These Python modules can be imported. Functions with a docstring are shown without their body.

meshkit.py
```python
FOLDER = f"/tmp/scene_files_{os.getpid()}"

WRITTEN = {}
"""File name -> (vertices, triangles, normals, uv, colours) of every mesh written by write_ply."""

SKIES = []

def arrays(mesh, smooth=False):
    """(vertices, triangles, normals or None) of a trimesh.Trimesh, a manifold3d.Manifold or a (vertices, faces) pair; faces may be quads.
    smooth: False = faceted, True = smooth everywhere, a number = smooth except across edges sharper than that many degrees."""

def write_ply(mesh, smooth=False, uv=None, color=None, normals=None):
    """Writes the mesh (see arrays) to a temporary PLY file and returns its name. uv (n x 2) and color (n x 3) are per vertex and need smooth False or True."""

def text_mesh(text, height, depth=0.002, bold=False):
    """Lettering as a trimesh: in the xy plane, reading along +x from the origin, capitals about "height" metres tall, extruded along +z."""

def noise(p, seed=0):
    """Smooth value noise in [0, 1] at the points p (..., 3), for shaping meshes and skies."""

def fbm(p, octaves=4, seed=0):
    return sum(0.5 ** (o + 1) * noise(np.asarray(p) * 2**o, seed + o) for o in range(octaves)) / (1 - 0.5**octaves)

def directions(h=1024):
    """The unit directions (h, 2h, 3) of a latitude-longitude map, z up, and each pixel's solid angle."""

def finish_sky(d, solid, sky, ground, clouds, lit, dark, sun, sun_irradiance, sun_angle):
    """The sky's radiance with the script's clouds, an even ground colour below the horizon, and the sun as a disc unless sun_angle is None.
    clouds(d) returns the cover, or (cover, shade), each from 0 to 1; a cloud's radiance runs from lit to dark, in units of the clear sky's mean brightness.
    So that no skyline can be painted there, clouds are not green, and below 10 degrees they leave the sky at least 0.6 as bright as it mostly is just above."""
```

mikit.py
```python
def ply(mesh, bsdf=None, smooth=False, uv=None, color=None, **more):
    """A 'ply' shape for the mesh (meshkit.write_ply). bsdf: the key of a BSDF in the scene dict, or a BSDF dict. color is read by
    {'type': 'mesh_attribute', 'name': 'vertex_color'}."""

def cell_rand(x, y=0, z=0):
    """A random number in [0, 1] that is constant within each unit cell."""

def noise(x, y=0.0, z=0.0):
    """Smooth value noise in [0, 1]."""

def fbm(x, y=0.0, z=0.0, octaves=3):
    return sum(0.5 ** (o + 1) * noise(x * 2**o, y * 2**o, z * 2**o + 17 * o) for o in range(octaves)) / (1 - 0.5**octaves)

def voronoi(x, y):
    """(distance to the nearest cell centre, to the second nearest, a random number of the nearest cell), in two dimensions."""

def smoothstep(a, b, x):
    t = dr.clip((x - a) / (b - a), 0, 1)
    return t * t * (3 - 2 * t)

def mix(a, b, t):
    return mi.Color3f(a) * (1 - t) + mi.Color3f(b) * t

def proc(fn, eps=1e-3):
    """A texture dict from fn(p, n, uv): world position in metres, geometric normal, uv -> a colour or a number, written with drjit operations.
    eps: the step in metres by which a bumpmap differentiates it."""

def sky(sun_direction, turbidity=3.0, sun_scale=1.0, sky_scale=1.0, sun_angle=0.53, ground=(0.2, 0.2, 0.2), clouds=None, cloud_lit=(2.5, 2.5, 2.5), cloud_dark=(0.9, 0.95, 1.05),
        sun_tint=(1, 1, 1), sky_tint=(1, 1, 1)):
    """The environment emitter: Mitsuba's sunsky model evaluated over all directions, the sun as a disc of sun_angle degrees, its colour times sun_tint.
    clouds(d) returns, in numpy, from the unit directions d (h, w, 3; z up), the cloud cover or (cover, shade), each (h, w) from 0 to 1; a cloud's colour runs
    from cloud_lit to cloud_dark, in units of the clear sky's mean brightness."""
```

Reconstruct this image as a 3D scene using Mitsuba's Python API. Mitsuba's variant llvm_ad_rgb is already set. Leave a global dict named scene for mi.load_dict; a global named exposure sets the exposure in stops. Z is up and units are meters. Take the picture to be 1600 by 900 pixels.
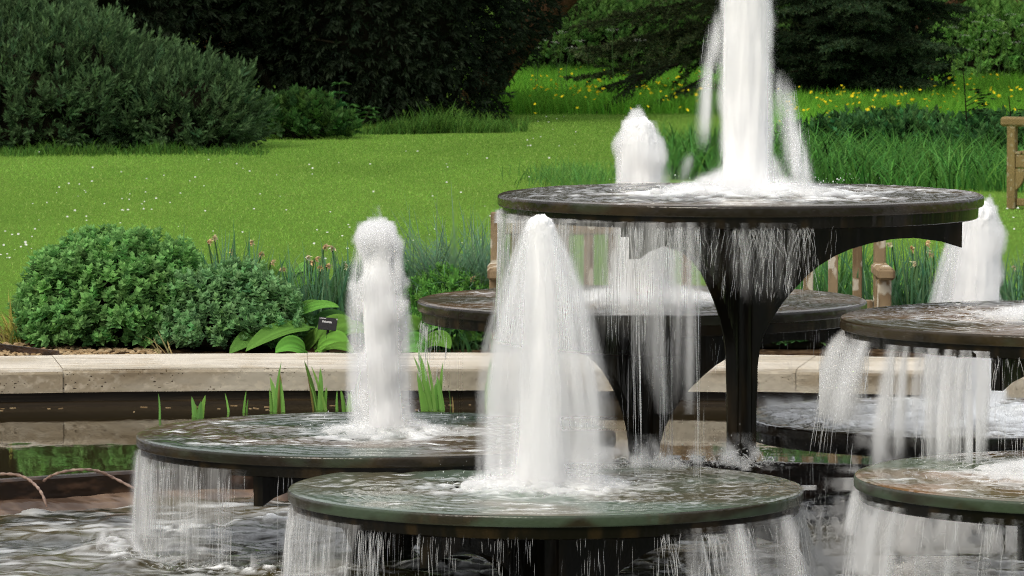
import math
import numpy as np
import trimesh
import drjit as dr
import mitsuba as mi
import mikit
import meshkit
from mikit import proc, noise, fbm, voronoi, cell_rand, smoothstep, mix
from shapely.geometry import Polygon, Point, box as sbox

T = mi.ScalarTransform4f
PI = math.pi
scene, labels = {}, {}

# ------------------------------------------------------------------ camera, sky, exposure
CAM = np.array([0.0, 0.0, 1.76])
FPX = 8000.0                                   # focal length in pixels of the 1600 px wide photograph
PITCH = math.atan(530 / FPX)
FWD = np.array([0, math.cos(PITCH), -math.sin(PITCH)])
UPV = np.array([0, math.sin(PITCH), math.cos(PITCH)])
scene['camera'] = {
    'type': 'thinlens', 'fov': math.degrees(2 * math.atan(800 / FPX)), 'fov_axis': 'x',
    'aperture_radius': 0.0040, 'focus_distance': 17.5, 'near_clip': 0.5, 'far_clip': 900.0,
    'to_world': T().look_at(origin=CAM.tolist(), target=(CAM + FWD).tolist(), up=[0, 0, 1]),
}
# overcast: about three times as bright overhead as at the horizon, with the veiled sun high behind the camera's left shoulder
scene['sky_light'] = mikit.sky((-0.42, -0.68, 0.66), turbidity=3, sun_scale=0.34, sun_angle=24, clouds=lambda d: (np.ones(d.shape[:2]), 1 - np.clip(d[..., 2], 0, 1)),
                               cloud_lit=(2.95, 3.0, 3.1), cloud_dark=(1.2, 1.24, 1.32), ground=(0.06, 0.09, 0.03), sun_tint=(0.86, 0.97, 1.16))
exposure = 2.3


def at(px, py, Y):
    """The point at distance Y (metres along +y) seen at pixel (px, py) of the photograph: used to survey positions."""
    d = FWD + (px - 800) / FPX * np.array([1.0, 0, 0]) + (450 - py) / FPX * UPV
    return CAM + d * (Y / d[1])


def ground_at(px, py, z=0.0):
    d = FWD + (px - 800) / FPX * np.array([1.0, 0, 0]) + (450 - py) / FPX * UPV
    return CAM + d * ((z - CAM[2]) / d[2])


# ------------------------------------------------------------------ materials
def attr():
    return {'type': 'mesh_attribute', 'name': 'vertex_color'}


def leafmat(rough, trans):
    return {'type': 'principledthin', 'base_color': attr(), 'roughness': rough, 'diff_trans': trans, 'eta': 1.4}


scene['leaf'] = leafmat(0.5, 0.6)
scene['grassblade'] = leafmat(0.85, 0.8)
scene['grassblade']['eta'] = 1.2
scene['glossleaf'] = leafmat(0.33, 0.35)
scene['waterwhite'] = {'type': 'principledthin', 'base_color': {'type': 'rgb', 'value': [0.93, 0.935, 0.93]}, 'roughness': 0.45, 'diff_trans': 1.0, 'eta': 1.33}
scene['foam'] = {'type': 'twosided', 'b': {'type': 'diffuse', 'reflectance': {'type': 'rgb', 'value': [0.96, 0.96, 0.96]}}}


def wave_small(p, n, uv):
    return 0.6 * noise(p.x * 28, p.y * 13, 1.0) + 0.4 * noise(p.x * 70 + 5, p.y * 34, 4.0)


def wave_calm(p, n, uv):
    return noise(p.x * 9, p.y * 5, 2.0) + 0.25 * noise(p.x * 31, p.y * 17, 3.0)


scene['waterfilm'] = {'type': 'twosided', 'b': {'type': 'bumpmap', 't': proc(wave_small, eps=3e-3), 'scale': 0.0030,
                      'b': {'type': 'principled', 'base_color': attr(), 'roughness': 0.07, 'specular': 0.42}}}
scene['calmwater'] = {'type': 'twosided', 'b': {'type': 'bumpmap', 't': proc(wave_calm, eps=6e-3), 'scale': 0.0006,
                      'b': {'type': 'principled', 'base_color': {'type': 'rgb', 'value': [0.018, 0.013, 0.006]}, 'roughness': 0.03, 'specular': 0.4}}}


def sheet_weight(p, n, uv):
    a = noise(uv.x * 170, uv.y * 0.6, 1.0)
    b = noise(uv.x * 50 + 9, uv.y * 0.4, 2.0)
    c = noise(uv.x * 12 + 3, uv.y * 0.3, 5.0)
    w = 0.03 + 0.20 * a + 0.20 * b * a + 0.14 * smoothstep(0.35, 0.8, c)
    return dr.clip(w * (1 - smoothstep(0.55, 1.0, uv.y + 0.35 * (b - 0.5))), 0.0, 0.9)       # torn into drops at its lower end


scene['watersheet'] = {'type': 'blendbsdf', 'weight': proc(sheet_weight),
                       'a': {'type': 'thindielectric', 'int_ior': 1.12},
                       'b': {'type': 'principledthin', 'base_color': {'type': 'rgb', 'value': [0.9, 0.9, 0.88]}, 'roughness': 0.5, 'diff_trans': 1.0, 'eta': 1.33}}


def bronze_col(p, n, uv):
    g = fbm(p.x * 5, p.y * 5, p.z * 9, 3)
    s = fbm(p.x * 26, p.y * 26, p.z * 7 + 3, 3)
    c = mix([0.024, 0.020, 0.010], [0.050, 0.072, 0.042], smoothstep(0.36, 0.58, g))
    c = mix(c, [0.050, 0.034, 0.014], smoothstep(0.58, 0.75, s) * 0.5)
    up = smoothstep(0.5, 0.95, n.z)
    return mix(c, [0.10, 0.15, 0.085], up * 0.7)


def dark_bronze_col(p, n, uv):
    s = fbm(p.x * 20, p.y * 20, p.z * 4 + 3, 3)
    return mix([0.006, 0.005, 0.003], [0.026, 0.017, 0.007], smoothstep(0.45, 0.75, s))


scene['bronze'] = {'type': 'twosided', 'b': {'type': 'bumpmap', 't': proc(lambda p, n, uv: fbm(p.x * 40, p.y * 40, p.z * 25, 3), eps=2e-3), 'scale': 0.004,
                   'b': {'type': 'principled', 'base_color': proc(bronze_col), 'roughness': 0.28, 'specular': 0.45}}}
def brown_bronze_col(p, n, uv):
    g = fbm(p.x * 6, p.y * 6, p.z * 9, 3)
    c = mix([0.014, 0.010, 0.005], [0.036, 0.025, 0.011], smoothstep(0.42, 0.65, g))
    c = mix(c, [0.035, 0.050, 0.028], smoothstep(0.60, 0.75, fbm(p.x * 4 + 3, p.y * 4, p.z * 6, 3)) * 0.7)
    return mix(c, [0.13, 0.12, 0.085], smoothstep(0.5, 0.95, n.z) * 0.5)


scene['brownbronze'] = {'type': 'twosided', 'b': {'type': 'bumpmap', 't': proc(lambda p, n, uv: fbm(p.x * 40, p.y * 40, p.z * 25, 3), eps=2e-3), 'scale': 0.004,
                        'b': {'type': 'principled', 'base_color': proc(brown_bronze_col), 'roughness': 0.22, 'specular': 0.4}}}
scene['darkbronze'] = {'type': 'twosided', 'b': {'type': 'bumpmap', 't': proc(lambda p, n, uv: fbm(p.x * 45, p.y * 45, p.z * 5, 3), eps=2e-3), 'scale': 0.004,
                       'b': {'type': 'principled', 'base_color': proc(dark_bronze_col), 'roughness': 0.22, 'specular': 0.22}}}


def stone_col(p, n, uv):
    big = fbm(p.x * 2.2, p.y * 2.2, p.z * 6, 4)
    fine = fbm(p.x * 34, p.y * 34, p.z * 34, 3)
    spk = noise(p.x * 120, p.y * 120, p.z * 120)
    face = mix([0.41, 0.37, 0.295], [0.24, 0.185, 0.115], smoothstep(0.45, 0.72, big) * 0.75)
    face = mix(face, [0.52, 0.46, 0.36], smoothstep(0.5, 0.72, fine) * 0.55)
    face = mix(face, [0.05, 0.04, 0.025], smoothstep(0.77, 0.88, spk) * smoothstep(0.45, 0.6, fbm(p.x * 12, p.y * 12, p.z * 12, 2)))
    face = mix(face, [0.17, 0.14, 0.095], smoothstep(0.50, 0.68, fbm(p.x * 1.7 + 4, p.y * 1.7, p.z * 3, 3)) * 0.45)
    drip = smoothstep(0.55, 0.72, fbm(p.x * 3.1 + 7, p.z * 2.0, 1.0, 3)) * smoothstep(-0.06, 0.02, p.z)
    face = mix(face, [0.10, 0.065, 0.03], drip * 0.6)
    top = mix([0.48, 0.44, 0.375], [0.36, 0.325, 0.27], smoothstep(0.4, 0.7, fbm(p.x * 1.3, p.y * 14, 0.5, 3)))
    top = mix(top, [0.27, 0.23, 0.16], smoothstep(0.52, 0.70, fbm(p.x * 2.3 + 9, p.y * 2.3, 2.0, 4)) * 0.40)
    top = mix(top, [0.30, 0.24, 0.16], smoothstep(0.62, 0.72, fbm(p.x * 9, p.y * 30, 2.0, 3)) * 0.5)
    return mix(face, top, smoothstep(0.5, 0.9, n.z))


scene['stone'] = {'type': 'twosided', 'b': {'type': 'bumpmap', 't': proc(lambda p, n, uv: fbm(p.x * 42, p.y * 42, p.z * 42, 4), eps=2e-3), 'scale': 0.006,
                  'b': {'type': 'principled', 'base_color': proc(stone_col), 'roughness': 0.85, 'specular': 0.25}}}


def wall_col(p, n, uv):
    s = fbm(p.x * 6, p.y * 6, p.z * 50, 3)
    l = smoothstep(0.55, 0.75, fbm(p.x * 3, p.z * 90, 0.5, 3))
    return mix(mix([0.012, 0.008, 0.004], [0.035, 0.024, 0.012], s), [0.10, 0.065, 0.03], l * 0.35)


scene['wetwall'] = {'type': 'twosided', 'b': {'type': 'principled', 'base_color': proc(wall_col), 'roughness': 0.5, 'specular': 0.3}}
scene['weirmat'] = {'type': 'twosided', 'b': {'type': 'bumpmap', 't': proc(lambda p, n, uv: fbm(p.x * 25, p.y * 25, p.z * 60, 3), eps=2e-3), 'scale': 0.003,
                    'b': {'type': 'principled', 'base_color': proc(lambda p, n, uv: mix([0.018, 0.010, 0.006], [0.07, 0.038, 0.022], smoothstep(0.4, 0.75, fbm(p.x * 14, p.y * 14, p.z * 25, 3)))), 'roughness': 0.35, 'specular': 0.4}}}
scene['algae'] = {'type': 'twosided', 'b': {'type': 'bumpmap', 't': proc(lambda p, n, uv: fbm(p.x * 14, p.y * 30, p.z * 14, 3), eps=3e-3), 'scale': 0.01,
                  'b': {'type': 'principled', 'base_color': proc(lambda p, n, uv: mix([0.075, 0.046, 0.030], [0.22, 0.15, 0.105], smoothstep(0.35, 0.7, fbm(p.x * 7, p.y * 20, p.z * 7, 3)))), 'roughness': 0.25, 'specular': 0.4}}}
scene['rootmat'] = {'type': 'twosided', 'b': {'type': 'principled', 'base_color': proc(lambda p, n, uv: mix([0.11, 0.06, 0.045], [0.36, 0.25, 0.19], noise(p.x * 90 + p.z * 60, p.y * 60, p.z * 90 - p.x * 50))), 'roughness': 0.5}}


def ground_col(p, n, uv):
    s = fbm(p.x * 1.1, p.y * 0.6, 0.0, 4)
    f = fbm(p.x * 40, p.y * 40, 0.0, 2)
    return mix(mix([0.10, 0.20, 0.030], [0.14, 0.24, 0.040], s), [0.05, 0.045, 0.02], smoothstep(0.55, 0.8, f) * 0.5)


def soil_col(p, n, uv):
    s = fbm(p.x * 30, p.y * 30, 0.0, 4)
    return mix([0.03, 0.018, 0.010], [0.10, 0.065, 0.036], smoothstep(0.35, 0.7, s))


scene['turfground'] = {'type': 'diffuse', 'reflectance': proc(ground_col)}
scene['soil'] = {'type': 'twosided', 'b': {'type': 'bumpmap', 't': proc(lambda p, n, uv: fbm(p.x * 35, p.y * 35, 0.0, 4), eps=3e-3), 'scale': 0.03,
                 'b': {'type': 'diffuse', 'reflectance': proc(soil_col)}}}
scene['pebblemat'] = {'type': 'twosided', 'b': {'type': 'diffuse', 'reflectance': proc(lambda p, n, uv: mix([0.20, 0.12, 0.055], [0.55, 0.42, 0.25], noise(p.x * 60, p.y * 60, 1.0)))}}


def wood_col(p, n, uv):
    g = fbm(p.x * 9, p.y * 40, p.z * 2.5, 4)
    g2 = fbm(p.x * 30, p.y * 90, p.z * 5, 3)
    lich = smoothstep(0.56, 0.64, fbm(p.x * 17, p.y * 17, p.z * 11 + 4, 3))
    c = mix([0.16, 0.105, 0.055], [0.31, 0.235, 0.145], g)
    c = mix(c, [0.09, 0.055, 0.027], smoothstep(0.55, 0.7, g2) * 0.6)
    return mix(c, [0.56, 0.52, 0.43], lich * 0.75)


def oldwood_col(p, n, uv):
    g = fbm(p.x * 12, p.y * 30, p.z * 3.0, 4)
    c = mix([0.15, 0.105, 0.045], [0.27, 0.20, 0.085], g)
    lich = smoothstep(0.62, 0.7, fbm(p.x * 40, p.y * 40, p.z * 30, 2))
    return mix(c, [0.33, 0.29, 0.19], lich * 0.6)


def bumpy(b, f, s):
    return {'type': 'twosided', 'b': {'type': 'bumpmap', 't': proc(f, eps=2e-3), 'scale': s, 'b': b}}


scene['wood'] = bumpy({'type': 'principled', 'base_color': proc(wood_col), 'roughness': 0.8, 'specular': 0.2}, lambda p, n, uv: fbm(p.x * 50, p.y * 60, p.z * 8, 3), 0.006)
scene['oldwood'] = bumpy({'type': 'principled', 'base_color': proc(oldwood_col), 'roughness': 0.8, 'specular': 0.2}, lambda p, n, uv: fbm(p.x * 50, p.y * 60, p.z * 8, 3), 0.006)
scene['bark'] = bumpy({'type': 'diffuse', 'reflectance': proc(lambda p, n, uv: mix([0.045, 0.022, 0.012], [0.16, 0.085, 0.045], fbm(p.x * 9, p.y * 9, p.z * 3, 4)))}, lambda p, n, uv: fbm(p.x * 14, p.y * 14, p.z * 4, 4), 0.03)
scene['twig_and_core'] = {'type': 'twosided', 'b': {'type': 'diffuse', 'reflectance': {'type': 'rgb', 'value': [0.014, 0.013, 0.008]}}}  # near-black twigs, shared with the added shade cores inside the shrubs
scene['blackplastic'] = {'type': 'twosided', 'b': {'type': 'principled', 'base_color': {'type': 'rgb', 'value': [0.012, 0.012, 0.014]}, 'roughness': 0.6, 'specular': 0.2}}
scene['whiteprint'] = {'type': 'twosided', 'b': {'type': 'diffuse', 'reflectance': {'type': 'rgb', 'value': [0.75, 0.75, 0.75]}}}
scene['petalyellow'] = {'type': 'principledthin', 'base_color': {'type': 'rgb', 'value': [0.88, 0.70, 0.03]}, 'roughness': 0.35, 'diff_trans': 0.5}
scene['petalwhite'] = {'type': 'principledthin', 'base_color': {'type': 'rgb', 'value': [0.80, 0.80, 0.76]}, 'roughness': 0.6, 'diff_trans': 0.5}


# ------------------------------------------------------------------ bookkeeping
def uniq(name, parent=None):
    base = f'{parent}__{name}' if parent else name
    key, k = base, 0
    while key in scene or key in labels:
        k += 1
        key = f'{base}_{k:03d}'
    return key


def thing(name, label, cat, group=None):
    key = uniq(name)
    labels[key] = {'label': label, 'category': cat}
    if group:
        labels[key]['group'] = group
    return key


def put(name, mesh, bsdf, parent=None, smooth=False, color=None, uv=None, label=None, cat=None, group=None, kind=None, to_world=None):
    """One entry of the scene: a part of parent, or a thing of its own."""
    key = uniq(name, parent)
    if parent is None and name in labels and name not in scene:
        key = name
    more = {'to_world': to_world} if to_world is not None else {}
    scene[key] = mikit.ply(mesh, bsdf, smooth=smooth, color=color, uv=uv, **more)
    lab = {k: v for k, v in (('label', label), ('category', cat), ('group', group), ('kind', kind)) if v}
    if lab:
        labels[key] = lab
    return key


class Acc:
    """Collects triangles (with colours) that make one mesh."""

    def __init__(self):
        self.v, self.f, self.c, self.n = [], [], [], 0

    def add(self, v, f, c=None):
        v = np.asarray(v, float).reshape(-1, 3)
        self.v.append(v)
        self.f.append(np.asarray(f, int) + self.n)
        self.c.append(np.broadcast_to(np.asarray([0.5, 0.5, 0.5] if c is None else c, float), v.shape))
        self.n += len(v)
        return self

    def mesh(self, m, c=None):
        return self.add(m.vertices, m.faces, c)

    def get(self):
        return (np.vstack(self.v), np.vstack(self.f)), np.clip(np.vstack(self.c), 0, 1)

    def put(self, name, bsdf, parent=None, smooth=False, **kw):
        m, c = self.get()
        return put(name, m, bsdf, parent, smooth=smooth, color=c, **kw)


def unit(v):
    return v / np.maximum(np.linalg.norm(v, axis=-1, keepdims=True), 1e-9)


def perp(d, rng):
    r = rng.normal(size=d.shape)
    return unit(r - (r * d).sum(-1, keepdims=True) * d)


def lances(P, D, N, L, W, fold=0.25, droop=0.0, mid=0.42):
    """Leaves: base P, direction D, up normal N. Four triangles each, folded along the midrib."""
    n = len(P)
    L, W = np.broadcast_to(L, n)[:, None], np.broadcast_to(W, n)[:, None]
    S = unit(np.cross(D, N))
    U = np.cross(S, D)
    c = P + D * L * mid
    m = c - U * W * fold * 0.5
    l, r = c - S * W * 0.5 + U * W * fold * 0.5, c + S * W * 0.5 + U * W * fold * 0.5
    t = P + D * L - U * L * droop
    v = np.stack([P, l, r, t, m], 1).reshape(-1, 3)
    f0 = np.array([[0, 2, 4], [0, 4, 1], [4, 2, 3], [4, 3, 1]])
    f = (f0[None] + np.arange(n)[:, None, None] * 5).reshape(-1, 3)
    return v, f, 5


def diamonds(P, D, N, L, W, mid=0.45):
    n = len(P)
    L, W = np.broadcast_to(L, n)[:, None], np.broadcast_to(W, n)[:, None]
    S = unit(np.cross(D, N))
    c = P + D * L * mid
    v = np.stack([P, c - S * W * 0.5, c + S * W * 0.5, P + D * L], 1).reshape(-1, 3)
    f = (np.array([[0, 2, 3], [0, 3, 1]])[None] + np.arange(n)[:, None, None] * 4).reshape(-1, 3)
    return v, f, 4


def blades(P, D, L, W, bend, rng, nseg=3, side=None):
    """Grass blades and strap leaves: start along D, bend over sideways by 'bend' (tip offset / length)."""
    n = len(P)
    L, W, bend = (np.broadcast_to(x, n)[:, None] for x in (L, W, bend))
    side = perp(D, rng) if side is None else side
    S = unit(np.cross(D, side))
    rows = []
    for k in range(nseg + 1):
        t = k / nseg
        c = P + D * L * (t - 0.45 * bend * t * t) + side * L * bend * t * t
        if k == nseg:
            rows.append(c[:, None])
        else:
            w = W * (1 - 0.75 * t ** 1.6) * 0.5
            rows.append(np.stack([c - S * w, c + S * w], 1))
    v = np.concatenate(rows, 1)
    per = 2 * nseg + 1
    f0 = []
    for k in range(nseg - 1):
        a = 2 * k
        f0 += [[a, a + 1, a + 3], [a, a + 3, a + 2]]
    a = 2 * (nseg - 1)
    f0 += [[a, a + 1, a + 2]]
    f = (np.array(f0)[None] + np.arange(n)[:, None, None] * per).reshape(-1, 3)
    return v.reshape(-1, 3), f, per


def rep(c, per):
    return np.repeat(c, per, axis=0)


def vary(base, n, rng, amt=0.25, hue=0.12):
    b = np.asarray(base, float)[None] * (1 + amt * rng.normal(size=(n, 1)))
    b = b * (1 + hue * rng.normal(size=(n, 3)) * np.array([1.0, 0.4, 1.0]))
    return np.clip(b, 0.003, 0.9)


def shoots(P, D, rng, whorls, per, L, W, gap, splay, base, amt=0.25, tip=None, four=True, fold=0.3, lvar=0.2):
    """Leafy shoots: at every P a shoot along D with whorls of leaves. Returns v, f, colours."""
    n = len(P)
    A = perp(D, rng)
    B = np.cross(D, A)
    c0 = vary(base, n, rng, amt)
    V, F, C, off = [], [], [], 0
    for k in range(whorls):
        for j in range(per):
            ang = 2 * PI * j / per + k * 1.35 + rng.normal(0, 0.35, n)
            out = A * np.cos(ang)[:, None] + B * np.sin(ang)[:, None]
            sp = np.clip(splay * (1 - 0.45 * k / max(1, whorls - 1)) + rng.normal(0, 0.18, n), 0.1, 1.9)[:, None]
            d = unit(D * np.cos(sp) + out * np.sin(sp))
            nn = unit(D * np.sin(sp) - out * np.cos(sp) + 0.15 * rng.normal(size=d.shape))
            sc = (1 - 0.35 * k / whorls) * (1 + lvar * rng.normal(size=n))
            p = P + D * (gap * k)
            v, f, q = (lances(p, d, nn, L * sc, W * sc, fold) if four else diamonds(p, d, nn, L * sc, W * sc))
            cc = c0 * (1 + 0.12 * rng.normal(size=(n, 1)))
            if tip is not None:
                w = (k + 1) / whorls
                cc = cc * (1 - w * 0.5) + np.asarray(tip)[None] * (w * 0.5) * (1 + 0.2 * rng.normal(size=(n, 1)))
            V.append(v); F.append(f + off); C.append(rep(cc, q)); off += len(v)
    return np.vstack(V), np.vstack(F), np.vstack(C)


def mound_points(n, c, r, rng, lump=0.18, freq=2.5, depth=0.25, zmin=-0.15, seed=0, ythin=None):
    """Points and outward directions in the outer part of a lumpy ellipsoid."""
    d = unit(rng.normal(size=(n * 2, 3)))
    d = d[d[:, 2] > zmin][:n]
    k = 1 + lump * 2 * (meshkit.fbm(d * freq + 11 + seed * 3.7, 3, seed) - 0.5)
    k = k * (1 - depth * rng.random(len(d)) ** 1.6)
    p = np.asarray(c) + d * np.asarray(r) * k[:, None]
    nrm = unit(d / np.asarray(r))
    return p, nrm


def tube_mesh(pts, rad, sides=6):
    p = np.asarray(pts, float)
    rad = np.broadcast_to(rad, (len(p),))
    t = unit(np.gradient(p, axis=0))
    ref = np.where(np.abs(t[:, 2:]) < 0.9, [0, 0, 1.0], [1.0, 0, 0])
    a = unit(np.cross(t, ref))
    b = np.cross(t, a)
    ang = np.arange(sides) * 2 * PI / sides
    v = p[:, None] + rad[:, None, None] * (np.cos(ang)[None, :, None] * a[:, None] + np.sin(ang)[None, :, None] * b[:, None])
    i, j = np.meshgrid(np.arange(len(p) - 1), np.arange(sides), indexing='ij')
    q = np.stack([i * sides + j, i * sides + (j + 1) % sides, (i + 1) * sides + (j + 1) % sides, (i + 1) * sides + j], -1).reshape(-1, 4)
    f = np.vstack([q[:, [0, 1, 2]], q[:, [0, 2, 3]]])
    v = v.reshape(-1, 3)
    # caps
    n0 = len(v)
    v = np.vstack([v, p[:1], p[-1:]])
    k = np.arange(sides)
    f = np.vstack([f, np.stack([k * 0 + n0, (k + 1) % sides, k], 1), np.stack([k * 0 + n0 + 1, (len(p) - 1) * sides + k, (len(p) - 1) * sides + (k + 1) % sides], 1)])
    return v, f


def spline(pts, n=24):
    p = np.asarray(pts, float)
    from scipy.interpolate import CubicSpline
    s = np.r_[0, np.cumsum(np.linalg.norm(np.diff(p, axis=0), axis=1))]
    return CubicSpline(s, p)(np.linspace(0, s[-1], n))


def bevel_box(size, bev=0.006):
    """A box centred at the origin with chamfered edges."""
    s = np.asarray(size, float) / 2
    b = min(bev, s.min() * 0.45)
    pts = []
    for sx in (-1, 1):
        for sy in (-1, 1):
            for sz in (-1, 1):
                for ax in range(3):
                    q = s - b
                    q = q.copy()
                    q[ax] = s[ax]
                    pts.append(q * [sx, sy, sz])
    return trimesh.convex.convex_hull(np.array(pts))


# ------------------------------------------------------------------ the setting: ground, bed, pool
PC = np.array([-0.44, 11.85])                      # centre of the round pool
R_IN, R_OUT = 9.48, 10.22
Z_OUT, Z_IN = -0.145, -0.235                        # water levels of the outer pool and of the fountain basin
WC, WR = np.array([0.2, 15.5]), 3.3                 # round weir between them

hole = Point(*PC).buffer(R_OUT - 0.03, 128)
gp = sbox(-320, -120, 320, 600).difference(hole)
v, f = trimesh.creation.triangulate_polygon(gp, engine='earcut')
put('lawn', (np.c_[v, np.zeros(len(v))], f), 'turfground', kind='structure')
bed = Point(*PC).buffer(11.62, 160).difference(Point(*PC).buffer(R_OUT - 0.02, 160)).intersection(sbox(-7, 16, 7, 30))
v, f = trimesh.creation.triangulate_polygon(bed, engine='earcut')
put('flower_bed', (np.c_[v, np.full(len(v), 0.005)], f), 'soil', kind='structure')

pw = Point(*PC).buffer(R_IN + 0.2, 160).difference(Point(*WC).buffer(WR + 0.01, 160))
v, f = trimesh.creation.triangulate_polygon(pw, engine='earcut')
put('pool_water', (np.c_[v, np.full(len(v), Z_OUT)], f), 'calmwater', kind='structure')


def arc_block(a0, a1, prof, n=6, c=PC):
    """Sweeps the closed profile [(radius, z)] about c from angle a0 to a1 (0 = +y, clockwise) with end caps."""
    prof = np.asarray(prof, float)
    m = len(prof)
    A = np.linspace(a0, a1, n + 1)
    v = np.stack([np.stack([c[0] + prof[:, 0] * math.sin(a), c[1] + prof[:, 0] * math.cos(a), prof[:, 1]], 1) for a in A]).reshape(-1, 3)
    i, j = np.meshgrid(np.arange(n), np.arange(m), indexing='ij')
    q = np.stack([i * m + j, (i + 1) * m + j, (i + 1) * m + (j + 1) % m, i * m + (j + 1) % m], -1).reshape(-1, 4)
    f = np.vstack([q[:, [0, 1, 2]], q[:, [0, 2, 3]]])
    cap = np.array([[0, k, k + 1] for k in range(1, m - 1)])
    f = np.vstack([f, cap, cap[:, ::-1] + n * m])
    mesh = trimesh.Trimesh(v, f, process=False)
    trimesh.repair.fix_normals(mesh)
    return mesh


wall = thing('pool_wall', 'curved pale stone wall edging the round pool, lichen stained coping', 'wall')
step = 383 / FPX * 21.3 / R_IN
a_ref = math.atan2((480 - 800) / FPX * 21.3 - PC[0], 21.3 - PC[1])
rngs = np.random.default_rng(3)
for k in range(-5, 7):
    g = 0.0012 / R_IN
    dz, drr = rngs.normal(0, 0.0015), rngs.normal(0, 0.003)
    zt, zb, r0, r1 = 0.018 + dz, -0.083, R_IN + drr, R_OUT
    prof = [(r0 + 0.004, zb), (r1, zb), (r1, zt), (r0 + 0.022, zt), (r0 + 0.006, zt - 0.010), (r0, zt - 0.02)]
    put('coping_stone', arc_block(a_ref + k * step + g, a_ref + (k + 1) * step - g, prof, 8), 'stone', wall)
put('mortar', arc_block(a_ref - 5 * step, a_ref + 7 * step, [(R_IN + 0.012, -0.078), (R_OUT - 0.01, -0.078), (R_OUT - 0.01, 0.012), (R_IN + 0.018, 0.012)], 60), 'stone', wall, label='recessed mortar between the coping stones')
put('wall_face', arc_block(a_ref - 5 * step, a_ref + 7 * step, [(R_IN + 0.05, -0.5), (R_OUT - 0.02, -0.5), (R_OUT - 0.02, -0.085), (R_IN + 0.05, -0.085)], 60), 'wetwall', wall, label='dark wet wall under the coping')
put('ledge', arc_block(a_ref - 5 * step, a_ref + 7 * step, [(R_IN + 0.015, -0.3), (R_IN + 0.055, -0.3), (R_IN + 0.055, -0.122), (R_IN + 0.015, -0.126)], 60), 'wetwall', wall)

weir = thing('basin_weir', 'dark curved weir board between the calm pool and the churning basin', 'weir')
prof = [(WR - 0.02, -0.42), (WR + 0.035, -0.42), (WR + 0.035, -0.129), (WR + 0.028, -0.122), (WR - 0.012, -0.122), (WR - 0.02, -0.13)]
put('board', arc_block(-1.4, 1.2, prof, 90, WC), 'weirmat', weir)


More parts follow.
